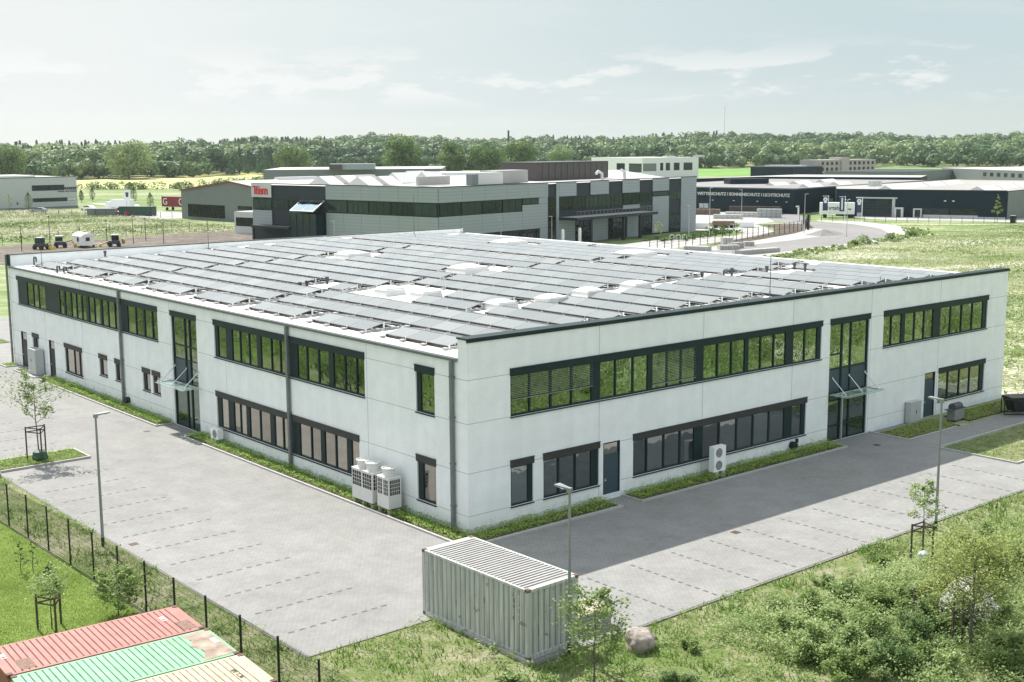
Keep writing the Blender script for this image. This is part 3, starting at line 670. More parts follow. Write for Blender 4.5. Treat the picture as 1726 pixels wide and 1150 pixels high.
for i in (9,10): S[i]=[(1.9,5),(12.4,7),(25.2,11),(45.2,8)]
S[11]=[(1.9,5),(12.4,7),(25.6,19)]
S[12]=[(1.9,4),(12.3,7),(25.6,19)]
S[13]=[(1.9,4),(12.3,7),(28.7,7),(45.2,8)]
S[14]=[(1.9,6),(14.6,6),(28.7,7),(45.2,8)]
S[15]=[(1.9,6),(14.6,6),(25.6,6),(37.3,11)]
S[16]=[]
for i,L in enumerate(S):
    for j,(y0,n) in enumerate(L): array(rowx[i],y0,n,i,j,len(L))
# ------------------------------------------------------------ skylights
def skylight(x,y,s,lab,sy=None):
    sy=sy or s; z=rz(x)-.02
    t_=thing('roof_skylight',lab,'skylight',(x,y,z),0,'dome skylights on the white roof')
    a,b=s/2,sy/2; mb=MB()
    mb.hexa([(x-a-.12,y-b-.12,z),(x+a+.12,y-b-.12,z),(x+a+.12,y+b+.12,z),(x-a-.12,y+b+.12,z),(x-a,y-b,z+.48),(x+a,y-b,z+.48),(x+a,y+b,z+.48),(x-a,y+b,z+.40)])
    mb.build('kerb','white_kerb',t_)
    mb=MB(); n=8; vs=[]; 
    for i in range(n+1):
        for j in range(n+1):
            u,v=i/n*2-1,j/n*2-1; h=.22*(s/2)**.3*((1-abs(u)**2.6)*(1-abs(v)**2.6))**.75
            vs.append((x+u*(a+.04),y+v*(b+.04),z+.42+h))
    fs=[(i*(n+1)+j,(i+1)*(n+1)+j,(i+1)*(n+1)+j+1,i*(n+1)+j+1) for i in range(n) for j in range(n)]
    mb.add(vs,fs); mb.box(x-a-.05,y-b-.05,z+.36,x+a+.05,y+b+.05,z+.42)
    mb.build('dome','dome',t_,smooth=True)
M['white_kerb']=pbr('skylight_kerb',(.62,.62,.6),.5,var=.05,scale=2)
m,t=newmat('opal_dome'); b=t.nodes['Principled BSDF']; b.inputs['Base Color'].default_value=(.87,.87,.85,1); b.inputs['Roughness'].default_value=.25; b.inputs['Subsurface Weight'].default_value=.0; M['dome']=m
skylight(11.2,11.2,1.35,'small white dome skylight nearest the front corner, in the cross aisle'); skylight(14.6,10.6,1.35,'second small dome skylight of the front cross aisle'); skylight(18.1,11.1,1.35,'third small dome skylight of the front cross aisle'); skylight(22.3,11.2,1.35,'fourth small dome skylight, deepest of the front cross aisle')
skylight(10.6,21.6,1.35,'left one of the two skylights in the cleared roof patch'); skylight(11.2,18.5,1.35,'right one of the two skylights in the cleared roof patch')
skylight(21.3,27.2,2.1,'large white dome skylight at the middle of the roof'); skylight(21.6,43.0,2.1,'large dome skylight on the left half of the roof')
skylight(38.6,43.3,2.4,'large dome skylight far behind, left of the ridge aisle end'); skylight(38.2,26.9,2.5,'large dome skylight far behind, nearest the street')
# vents, rods
def vent(x,y,h,lab,bent=False):
    z=rz(x)-.02; mb=MB()
    if bent:
        pts=[(x,y,z)]+[(x,y,z+h*.7)]+[(x+.0,y+.3*math.sin(a)*1.0-0*.3,z+h*.7+.22*(math.sin(a))) for a in ()]
        mb.tube([(x,y,z),(x,y,z+h*.75),(x,y-.12,z+h*.95),(x,y-.3,z+h),(x,y-.48,z+h*.93),(x,y-.56,z+h*.7),(x,y-.56,z+h*.45)],.07,8)
    else: mb.cyl((x,y,z),(x,y,z+h),.09,n=10); mb.cyl((x,y,z+h-.18),(x,y,z+h+.02),.13,n=10)
    tag(mb.build('roof_vent',pbr('dark_plastic',(.05,.06,.065),.5) if 'dplast' not in M else 'dplast',smooth=False),lab,'roof vent','vent pipes on the roof')
M['dplast']=pbr('dark_plastic',(.045,.055,.06),.5)
vent(8.3,28.8,.45,'tall dark vent pipe in the small roof clearing'); vent(8.6,28.4,.55,'taller vent pipe right behind another in the small roof clearing'); vent(10.9,29.6,.5,'dark vent pipe standing just behind the small roof clearing')
vent(7.7,60.4,.7,'green grey vent pipe before the far parapet'); vent(1.6,60.3,.75,'bent black cable duct by the far parapet',True); vent(.7,52.6,.6,'bent black cable duct near the gutter, left of a pair',True); vent(1.0,52.0,.55,'bent black cable duct near the gutter, right of a pair',True)
vent(29.6,13.7-1.6,.4,'dark vent in the front aisle left of the bent one'); vent(31.7,12.0,.4,'bent dark vent in the aisle near the ridge',True); vent(31.6,11.2,.55,'straight dark vent beside the bent one near the ridge')
vent(35.6,11.4,.5,'dark vent between array ends beyond the ridge'); vent(39.5,12.0,.5,'dark vent in the far roof clearing, left'); vent(38.9,10.6,.6,'dark vent in the far roof clearing, right')
def rod(x,y,h,lab,s=.018):
    z=rz(x)-.02; mb=MB(); mb.cyl((x,y,z),(x,y,z+h*.25),s*1.8,n=6); mb.cyl((x,y,z+h*.25),(x,y,z+h),s,n=6); mb.cyl((x,y,z),(x,y,z+.08),.2,n=12); tag(mb.build('lightning_rod','galv' if s>.03 else 'darkgrey'),lab,'lightning rod','lightning rods on the roof')
rod(23.2,1.3,2.75,'thin dark lightning rod at the front parapet',.022); rod(1.3,57.6,2.0,'thin lightning rod at the far end of the gutter'); rod(17.6,60.9,2.6,'thin lightning rod by the far parapet'); rod(39.1,58.8,4.2,'slanting thin lightning rod at the back of the roof'); rod(35.3,2.0,.5,'short rod stub near the front parapet')
# ============================================================ CONTAINERS
M['cont_white']=pbr('weathered_white_container_paint',(.40,.405,.385),.6,var=.20,scale=1.5,c2=(.52,.52,.49),streak=(6,6,.3),rust=((.24,.22,.19),3.0,.66))
M['cont_valley']=pbr('shaded_corrugation_valley',(.22,.23,.215),.7,var=.22,scale=1.6,c2=(.31,.32,.30),streak=(6,6,.35),rust=((.17,.15,.13),2.4,.62))  # recessed flats coloured darker to carry the shade of the corrugation
M['cont_roofw']=pbr('chalky_white_roof_paint',(.33,.325,.31),.6,var=.16,scale=1.2,streak=(4,.5,1))
M['cont_red']=pbr('faded_red_container_paint',(.30,.105,.085),.6,var=.10,scale=2,c2=(.34,.13,.105),rust=((.24,.15,.12),1.5,.68))
M['cont_green']=pbr('faded_mint_container_paint',(.15,.36,.19),.6,var=.08,scale=2,c2=(.19,.41,.23),rust=((.30,.30,.22),1.6,.67))
M['cont_tan']=pbr('faded_sand_container_paint',(.42,.34,.22),.6,var=.08,scale=2,c2=(.47,.39,.26),rust=((.33,.27,.18),2.0,.67))
for k_,c_ in (('cont_white',(.17,.165,.155)),('cont_red',(.19,.07,.055)),('cont_green',(.09,.22,.12)),('cont_tan',(.27,.22,.15))): M['groove_'+k_]=pbr('roof_groove_shade',c_,.8,var=.35,scale=3)  # corrugation shading painted dark into the roof grooves
def container(name,label,x,y,rz_,L,side,roof,casting='rust',group='shipping containers',endpatch=None):
    """long axis local +x, width +y, near corner at origin"""
    Wd,H=2.438,2.591
    t_=thing(name,label,'shipping container',(x,y,0.02),rz_,group)
    def corr(mb,p0,p1,z0,z1,inn,pitch=.278,d=.05):
        p0=Vector(p0);p1=Vector(p1);L_=(p1-p0).length;u=(p1-p0)/L_;n=max(1,round(L_/pitch));pt=L_/n;pts=[]
        for i in range(n):
            a=i*pt
            for s_,o in ((0,0),(.26,0),(.5,d),(.76,d)): pts.append(p0+u*(a+s_*pt)+Vector(inn)*o)
        pts.append(p1)
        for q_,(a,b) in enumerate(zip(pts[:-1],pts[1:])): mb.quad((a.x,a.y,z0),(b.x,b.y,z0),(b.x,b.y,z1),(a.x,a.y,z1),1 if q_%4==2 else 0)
    mb=MB(); e=.08
    corr(mb,(.15,e*.4,0),(L-.15,e*.4,0),.16,H-.1,(0,1,0)); corr(mb,(L-.15,Wd-e*.4,0),(.15,Wd-e*.4,0),.16,H-.1,(0,-1,0))
    corr(mb,(e*.4,Wd-.15,0),(e*.4,.15,0),.16,H-.12,(1,0,0)); 
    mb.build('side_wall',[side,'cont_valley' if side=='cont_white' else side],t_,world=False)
    mb=MB(); # door end at +x
    for a,b in ((.12,Wd/2-.01),(Wd/2+.01,Wd-.12)):
        mb.box(L-.07,a,.17,L-.03,b,H-.12)
        for zz in (.5,1.0,1.5,2.0): mb.box(L-.03,a+.05,zz,L-.015,b-.05,zz+.05)
    dr=mb.build('door',side,t_,world=False)
    mb=MB()
    for yy in (.45,.9,1.52,1.97): mb.cyl((L+.0,yy,.2),(L+.0,yy,H-.15),.02,n=6)
    mb.build('locking_bar','galv',dr,world=False)
    mb=MB(); 
    for yy in (0,Wd-.09): mb.box(.12,yy,0.0,L-.12,yy+.09,.16); mb.box(.12,yy,H-.11,L-.12,yy+.09,H-.02)
    for xx in (0,L-.1): mb.box(xx,.12,0,xx+.1,Wd-.12,.16); mb.box(xx,.12,H-.13,xx+.1,Wd-.12,H-.02)
    for xx in (0,L-.15):
        for yy in (0,Wd-.15): mb.box(xx+.002,yy+.002,.12,xx+.148,yy+.148,H-.118)
    mb.build('frame',side,t_,world=False)
    mb=MB(); n=round((L-.2)/.21)
    pt=(L-.5)/n; prof=[(.1,0),(.25,0)]
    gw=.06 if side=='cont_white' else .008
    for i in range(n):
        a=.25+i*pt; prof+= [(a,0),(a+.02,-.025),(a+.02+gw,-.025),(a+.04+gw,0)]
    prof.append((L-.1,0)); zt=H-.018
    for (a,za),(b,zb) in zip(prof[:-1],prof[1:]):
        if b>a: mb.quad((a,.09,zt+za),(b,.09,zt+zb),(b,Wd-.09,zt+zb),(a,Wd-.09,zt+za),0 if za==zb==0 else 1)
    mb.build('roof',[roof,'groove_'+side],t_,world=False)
    mb=MB(); mb.box(.1,.1,.06,L-.1,Wd-.1,.155); mb.build('floor','wood_dark',t_,world=False)
    for xx in (-.003,L-.165+.003):
        for yy in (-.003,Wd-.159):
            for zz in (0,H-.118):
                c=MB(); c.box(xx,yy,zz,xx+.165,yy+.162,zz+.119); c.box(xx+.05,yy-.002,zz+.03,xx+.11,yy+.164,zz+.09,1); c.box(xx+.05,yy+.05,zz+.119,xx+.12,yy+.12,zz+.121,1)
                c.build('corner_casting',[casting,'black'],t_,world=False)
    return t_
M['rust2']=pbr('rust_on_grey',(.20,.12,.09),.85,var=.4,scale=12)
# white container: long axis along +y -> rotate 90deg; width then runs to -x, so origin at the right rear corner
a=R(91.0); ox=-7.2405+2.438*math.cos(R(1.0)); oy=-12.5994+2.438*math.sin(R(1.0))
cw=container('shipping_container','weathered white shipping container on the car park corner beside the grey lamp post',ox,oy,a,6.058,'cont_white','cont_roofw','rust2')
mk=text_mesh('22G1',.15,.002,'black','marking',cw); mk.rotation_euler=(R(90),0,R(180)); mk.location=(.62,2.438-.028,2.0) ; mk.rotation_euler=(R(90),0,R(180))
for i,ch in enumerate('JXU 8'):
    if ch==' ': continue
    o=text_mesh(ch,.17,.002,'black','marking',cw); o.rotation_euler=(R(90),0,R(180)); o.location=(.78,2.438+.004,2.2-i*.22)
mk.location=(.42,2.438+.004,1.25); 
for i,ch in enumerate('GCEU 614'):
    if ch==' ': continue
    o=text_mesh(ch,.11,.002,'white','marking',cw); o.rotation_euler=(R(90),0,R(180)); o.location=(.5,2.438+.005,2.2-i*.13)
# three containers side by side behind the fence
ang=R(-3.6)
for k,(nm,lab,mt,org) in enumerate([('r','faded red shipping container, rearmost of the row beyond the fence','cont_red',(-23.26,-7.98)),('g','mint green shipping container between the red and the sand coloured one','cont_green',(-23.36,-10.52)),('t','sand coloured shipping container, nearest of the row beyond the fence','cont_tan',(-23.50,-13.04))]):
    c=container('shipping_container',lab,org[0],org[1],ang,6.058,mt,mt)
    if nm=='r':
        for xx in (.35,5.35):
            o=text_mesh('1 NI',.24,.002,'white','marking',c,.006); o.rotation_euler=(0,0,R(90)); o.location=(xx+.0,1.3,2.581)
            mb=MB(); mb.box(xx+.1,.2,2.577,xx+.55,1.0,2.579); mb.build('grime_patch','rust2',c,world=False)
    if nm=='g':
        m,t=newmat('rust_worn_edge'); M['worn']=pbr('worn_rust_paint',(.26,.15,.11),.8,var=.25,scale=2,c2=(.30,.26,.20))
        mb=MB(); mb.add([(4.95,.1,2.5785),(5.3,.1,2.5785),(5.97,.12,2.5785),(5.97,2.3,2.5785),(5.1,2.33,2.5785),(5.25,1.8,2.5785),(5.05,1.3,2.5785),(5.3,.8,2.5785)],[tuple(range(8))]); mb.build('rust_patch','worn',c,world=False)
        mb=MB(); mb.box(5.75,1.2,2.58,5.92,1.6,2.583); mb.build('marking','white',c,world=False)
    if nm=='t':
        o=text_mesh('9C1 AB',.22,.002,'anthra2','marking',c,.004); o.rotation_euler=(0,0,R(92)); o.location=(5.45,.8,2.581)
# storage box and sacks beyond the white container
t_=thing('utility_box','low concrete utility box with tan lid behind the white container','box',(-3.6,-11.5,0))
mb=MB(); mb.box(-4.3,-11.95,0,-2.55,-10.75,.62); mb.build('body','galv',t_); mb=MB(); mb.box(-4.33,-11.98,.62,-2.52,-10.72,.68); mb.build('lid',pbr('tan_board',(.50,.43,.34),.7,var=.1,scale=3),t_)
# ============================================================ HEAT PUMPS
def grille(mb,a,b,c,d,plane,pos,nx,nz,m=1,out=-1):
    """dark louvre panels: recessed field plus bars; plane 'x' (face at x=pos, spans y a..b) or 'y'"""
    def bx(u0,u1,z0,z1,n0,n1,mm):
        if plane=='x': mb.box(min(n0,n1),u0,z0,max(n0,n1),u1,z1,mm)
        else: mb.box(u0,min(n0,n1),z0,u1,max(n0,n1),z1,mm)
    bx(a,b,c,d,pos+out*.004,pos-out*.03,1)
    for i in range(1,nx): u=a+(b-a)*i/nx; bx(u-.012,u+.012,c,d,pos+out*.012,pos,0)
    for j in range(1,nz): z=c+(d-c)*j/nz; bx(a,b,z-.012,z+.012,pos+out*.010,pos,0)
def vrv(x0,y0,x1,y1,fans,label):
    t_=thing('heat_pump',label,'heat pump',((x0+x1)/2,(y0+y1)/2,0),0,'tall white heat pumps by the left wall')
    mb=MB(); mb.box(x0,y0,.32,x1,y1,1.83,0); mb.box(x0-.02,y0-.02,1.83,x1+.02,y1+.02,1.87,0)
    n=len(fans)
    for i in range(n if n>1 else 2):
        k=n if n>1 else 2; w=(y1-y0)/k
        grille(mb,y0+i*w+.07,y0+(i+1)*w-.07 if not(n==1 and i==1) else y1-.07,1.0,1.75,'x',x0,4 if n>1 else 3,4)
    grille(mb,x0+.08,x1-.08,1.0,1.75,'y',y0,5,4); mb.build('cabinet',['acbody','black'],t_)
    for fy in fans:
        f=MB(); f.lathe(((x0+x1)/2,fy,1.87),[(.30,0),(.30,.1),(.315,.3),(.37,.38),(.37,.42),(.33,.42),(.31,.36)],20); o=f.build('fan_cowl','acbody',t_,smooth=False)
        g=MB(); g.cyl(((x0+x1)/2,fy,2.2),((x0+x1)/2,fy,2.22),.31,n=20); 
        g.build('fan_grille',pbr('fan_mesh',(.42,.41,.39),.6) if 'fanm' not in M else 'fanm',o)
        h=MB(); h.cyl(((x0+x1)/2,fy,2.22),((x0+x1)/2,fy,2.25),.1,n=14); h.build('hub','white',o)
    mb=MB(); mb.box(x0+.02,y0+.05,.26,x1-.02,y0+.15,.319,1); mb.box(x0+.02,y1-.15,.26,x1-.02,y1-.05,.319,1)
    for yy in ([y0+.02,y1-.2] if n==1 else [y0+.02,(y0+y1)/2-.09,y1-.2]):
        for xx in (x0+.02,x1-.22): mb.box(xx,yy,-.02,xx+.18,yy+.18,.26)
    mb.build('stand',['kerb','black'],t_)
M['fanm']=pbr('fan_mesh',(.42,.41,.39),.6)
vrv(-1.12,6.27,-.35,8.1,[6.78,7.6],'double white heat pump with two round fan cowls by the left wall')
vrv(-1.08,4.9,-.33,5.9,[5.4],'single white heat pump with one fan cowl nearest the building corner')
def ac_unit(x,y,z,w,h,d,face,fans,label,legs=True):
    """face 'y-' : front toward -y ; 'x-' front toward -x. x,y = front left bottom"""
    t_=thing('air_conditioner',label,'air conditioner',(x,y,0),0,'outdoor air conditioner units')
    mb=MB()
    if face=='y': mb.box(x,y,z,x+w,y+d,z+h,0)
    else: mb.box(x,y,z,x+d,y+w,z+h,0)
    mb.build('housing','white',t_)
    for i in range(fans):
        zz=z+h*(i+.5)/fans; r_=min(.25,h/fans*.42)
        c0=(x+w*.42,y-.004,zz) if face=='y' else (x-.004,y+w*.42,zz); n=(0,-.02,0) if face=='y' else (-.02,0,0)
        c1=(c0[0]+n[0],c0[1]+n[1],c0[2])
        f=MB(); f.cyl(c0,c1,r_,n=20); o=f.build('fan_guard','darkgrey',t_)
        g=MB()
        for k in range(-3,4):
            dz=k*r_/4; hw=math.sqrt(max(r_*r_-dz*dz,0))
            if face=='y': g.box(c0[0]-hw,y-.032,zz+dz-.008,c0[0]+hw,y-.024,zz+dz+.008)
            else: g.box(x-.032,c0[1]-hw,zz+dz-.008,x-.024,c0[1]+hw,zz+dz+.008)
        g.build('guard_bars','acbody',o)
    if legs:
        for k in (.12,w-.32): 
            b=MB()
            if face=='y': b.box(x+k,y-.05,-.01,x+k+.22,y+d+.03,z)
            else: b.box(x-.05,y+k,-.01,x+d+.03,y+k+.22,z)
            b.build('block','kerb',t_)
ac_unit(15.95,-.98,.36,.95,1.38,.35,'y',2,'tall white air conditioner with two fans under the shaded ground floor windows')
ac_unit(-.72,23.6,.38,.9,.62,.36,'x',1,'small white air conditioner under the left wall windows beside the entrance')
# cabinets
def cabinet(x0,y0,x1,y1,z0,z1,label,front='x'):
    t_=thing('utility_cabinet',label,'cabinet',((x0+x1)/2,(y0+y1)/2,0),0)
    mb=MB(); mb.box(x0,y0,z0,x1,y1,z1); mb.box(x0-.02,y0-.02,z1,x1+.02,y1+.02,z1+.04); mb.build('housing','cab',t_)
    mb=MB(); mb.box(x0+.03,y0+.03,-.02,x1-.03,y1-.03,z0); mb.build('base','kerb',t_)
    mb=MB()
    if front=='x':
        ym=(y0+y1)/2; mb.box(x0-.012,y0+.04,z0+.05,x0-.001,ym-.01,z1-.05); mb.box(x0-.012,ym+.01,z0+.05,x0-.001,y1-.04,z1-.05)
    else: xm=(x0+x1)/2; mb.box(x0+.04,y0-.012,z0+.05,xm-.008,y0-.001,z1-.05); mb.box(xm+.008,y0-.012,z0+.05,x1-.04,y0-.001,z1-.05)
    d=mb.build('door','cab',t_); mb=MB()
    if front=='x': mb.box(x0-.04,(y0+y1)/2+.06,(z0+z1)/2,x0-.012,(y0+y1)/2+.1,(z0+z1)/2+.2)
    else: mb.box((x0+x1)/2+.04,y0-.04,(z0+z1)/2-.1,(x0+x1)/2+.08,y0-.012,(z0+z1)/2+.1)
    mb.build('handle','darkgrey',d)
M['cab']=pbr('grey_cabinet_plastic',(.44,.46,.45),.55,var=.05,scale=2)
cabinet(-.75,54.55,-.1,56.3,.05,2.02,'tall pale grey utility cabinet between the two doors of the left wall')
cabinet(35.5,-.45,36.75,-.1,.1,1.35,'grey electrical cabinet against the shaded wall left of the staff door','y')
# barbecue grill
t_=thing('barbecue_grill','covered dark steel barbecue grill by the staff door of the shaded wall','grill',(38.5,-1.7,0))
mb=MB(); mb.box(38.1,-2.05,.12,39.2,-1.5,.8); mb.build('cart','galv',t_); mb=MB(); mb.cyl((38.2,-1.77,.92),(39.1,-1.77,.92),.27,n=16); mb.build('lid','darkgrey',t_); mb=MB(); mb.box(37.7,-2.02,.78,38.09,-1.53,.82); mb.box(39.21,-2.02,.78,39.55,-1.53,.82); mb.build('side_shelf','darkgrey',t_)
mb=MB(); [mb.cyl((x,y,.06),(x+.03,y,.06),.06,n=10) for x in (38.12,39.1) for y in (-2.0,-1.55)]; mb.build('wheel','rubber',t_)
# tipping skip at the right edge
t_=thing('wheeled_cart','black wheeled tipping cart standing on the path at the right edge','cart',(43.4,-3.6,0))
mb=MB(); mb.tube([(42.2,-3.2,.12),(42.2,-3.2,1.15),(43.1,-3.9,1.0),(43.3,-4.2,.12),(42.2,-3.2,.12)],.035,6); mb.tube([(42.9,-2.6,.12),(42.9,-2.6,1.15),(43.8,-3.3,1.0),(44,-3.6,.12),(42.9,-2.6,.12)],.035,6); mb.build('frame','black',t_)
mb=MB(); mb.hexa([(42.9,-3.6,.25),(44,-4.1,.25),(44.4,-3.3,.25),(43.3,-2.8,.25),(42.6,-3.5,1.2),(44.2,-4.4,1.2),(44.7,-3.2,1.2),(43.2,-2.4,1.2)]); mb.build('hopper','black',t_)
# ============================================================ LAMP POSTS (near)
def lamp_post(x,y,label,h=6.1,dirv=(1,0),group='grey lamp posts around the car parks',foot=True,r=.07,mat='galv',arm=.62,flat=True):
    t_=thing('lamp_post',label,'street lamp',(x,y,0),0,group)
    mb=MB(); mb.cyl((x,y,.42 if foot else 0),(x,y,h),r,r*.62,n=12); mb.build('pole',mat,t_)
    if foot: mb=MB(); mb.cyl((x,y,-.05),(x,y,.42),r*1.08,n=12); mb.build('foot','black',t_)
    d=Vector((dirv[0],dirv[1],0)).normalized(); n=Vector((-d.y,d.x,0)); c=Vector((x,y,h))
    def q(a,b,z): v=c+d*a+n*b; return (v.x,v.y,z)
    w=.15*(arm/.62)
    mb=MB(); mb.hexa([q(.0,-w*.4,h-.03),q(arm,-w,h+.03),q(arm,w,h+.03),q(.0,w*.4,h-.03),q(.0,-w*.4,h+.05),q(arm,-w,h+.09),q(arm,w,h+.09),q(.0,w*.4,h+.05)]); mb.hexa([q(-.08,-.07,h-.12),q(.08,-.07,h-.12),q(.08,.07,h-.12),q(-.08,.07,h-.12),q(-.08,-.07,h+.06),q(.08,-.07,h+.06),q(.08,.07,h+.06),q(-.08,.07,h+.06)])
    o=mb.build('lamp_head',mat,t_)
    mb=MB(); mb.hexa([q(arm*.35,-w*.7,h-.02),q(arm*.9,-w*.8,h+.015),q(arm*.9,w*.8,h+.015),q(arm*.35,w*.7,h-.02),q(arm*.35,-w*.7,h+.01),q(arm*.9,-w*.8,h+.035),q(arm*.9,w*.8,h+.035),q(arm*.35,w*.7,h+.01)]); mb.build('lens','white',o)
    return t_
lamp_post(-13.46,9.59,'grey lamp post at the fence of the left car park',6.05,(1,.05)); lamp_post(-5.65,-12.86-.15,'grey lamp post in front of the white shipping container',6.0,(-.05,1)); lamp_post(16.94,-13.61,'grey lamp post beside the staked sapling of the right car park',6.15,(-.05,1))
# ============================================================ FENCE (near)
def fence(name,label,pts,sp,h,post,mesh=True,rail=None,vstep=.05,hstep=.2,pw=.06,wire=.0035,pm='black'):
    p0=Vector((*pts[0],0)); t_=thing(name,label,'fence',p0)
    P_=[]
    for a,b in zip(pts[:-1],pts[1:]):
        a=Vector((*a,0));b=Vector((*b,0));n=max(1,round((b-a).length/sp))
        for i in range(n): P_.append(a.lerp(b,i/n))
    P_.append(Vector((*pts[-1],0)))
    base=None
    for v in P_:
        if base is None: mb=MB(); mb.box(-pw/2,-pw/2,-.1,pw/2,pw/2,h); mb.box(-pw*.6,-pw*.6,h,pw*.6,pw*.6,h+.03); base=mb.build(post,pm,t_,world=False); o=base
        else: o=base.copy(); COL.objects.link(o); o.parent=t_
        o.location=v-p0
    if mesh:
        for a,b in zip(P_[:-1],P_[1:]):
            mb=MB(); d=(b-a); L_=d.length; d/=L_; n=Vector((-d.y,d.x,0))
            def bar(u0,u1,z0,z1,w):
                q=lambda u,s_: a+d*u+n*s_
                pts=[q(u0,-w),q(u1,-w),q(u1,w),q(u0,w)]
                mb.hexa([(p.x,p.y,z0) for p in pts]+[(p.x,p.y,z1) for p in pts])
            z=.06
            while z<h-.02: bar(.03,L_-.03,z-wire,z+wire,wire*1.4); z+=hstep
            u=.05
            while u<L_ and vstep: bar(u-wire*.8,u+wire*.8,.03,h-.03,wire*.6); u+=vstep
            mb.build('mesh_panel',pm,t_)
    return t_
fx=lambda y: -15.27-.0205*y-.05
fence('mesh_fence','black steel mesh fence between the left car park and the lawn',[(fx(40.5),40.5),(fx(-9.3),-9.3),(fx(-21.6),-21.6)],2.48,2.02,'post')
# ============================================================ VEGETATION
def leafcloud(P_,size,up=.35,asp=.55,droop=0,jit=.35,flat=.75,nrm=None,tj=.45):
    """rhombic leaves at P_ (N,3); size (N,); blades face upwards by flat, or along nrm"""
    n=len(P_); w=rng.normal(size=(n,3)); w/=np.linalg.norm(w,axis=1)[:,None]
    if nrm is not None: w=nrm+w*tj
    else: w[:,2]=np.abs(w[:,2])+flat
    w/=np.linalg.norm(w,axis=1)[:,None]
    d=rng.normal(size=(n,3)); d-=w*(d*w).sum(1)[:,None]; d/=np.linalg.norm(d,axis=1)[:,None]+1e-9
    s=np.cross(w,d); L_=(size*(1+jit*(rng.random(n)-.5)*2))[:,None]; q=L_*asp*.5
    V=np.stack([P_-d*L_*.5, P_-d*L_*.05+s*q, P_+d*L_*.5, P_-d*L_*.05-s*q],1).reshape(-1,3)
    return V,np.arange(4*n).reshape(n,4)
def blades(P_,h,w,lean=.5):
    n=len(P_); a=rng.random(n)*2*np.pi; c=np.stack([np.cos(a),np.sin(a),np.zeros(n)],1); l=rng.random((n,1))*lean*h[:,None]
    b=rng.random(n)*2*np.pi; t=np.stack([np.cos(b),np.sin(b),np.zeros(n)],1)*l; t[:,2]=h
    V=np.stack([P_-c*w[:,None],P_+c*w[:,None],P_+t],1).reshape(-1,3); return V,np.arange(3*n).reshape(n,3)
M['leaf']=leafmat('fresh_leaves',[(.11,.18,.045),(.22,.31,.085),(.30,.38,.13)],.42)
M['leaf_pale']=leafmat('pale_leaves',[(.14,.23,.06),(.29,.39,.13),(.50,.57,.29)],.42)
M['leaf_yel']=leafmat('yellow_green_leaves',[(.19,.25,.05),(.29,.35,.09),(.42,.46,.17)],.4)
M['leaf_dark']=leafmat('dark_leaves',[(.07,.14,.04),(.15,.24,.07),(.28,.36,.13)],.42)
M['bedleaf']=leafmat('ground_cover_leaves',[(.15,.26,.035),(.27,.42,.065),(.42,.56,.13)],.35)
M['blossom']=leafmat('white_blossom',[(.45,.43,.42),(.65,.62,.62),(.75,.72,.72)],.3)
M['grass']=leafmat('grass_blades',[(.08,.17,.025),(.17,.29,.05),(.29,.38,.11),(.42,.41,.25)],.35)
M['grass_green']=leafmat('lawn_blades',[(.17,.25,.04),(.28,.37,.075),(.42,.50,.15)],.35)
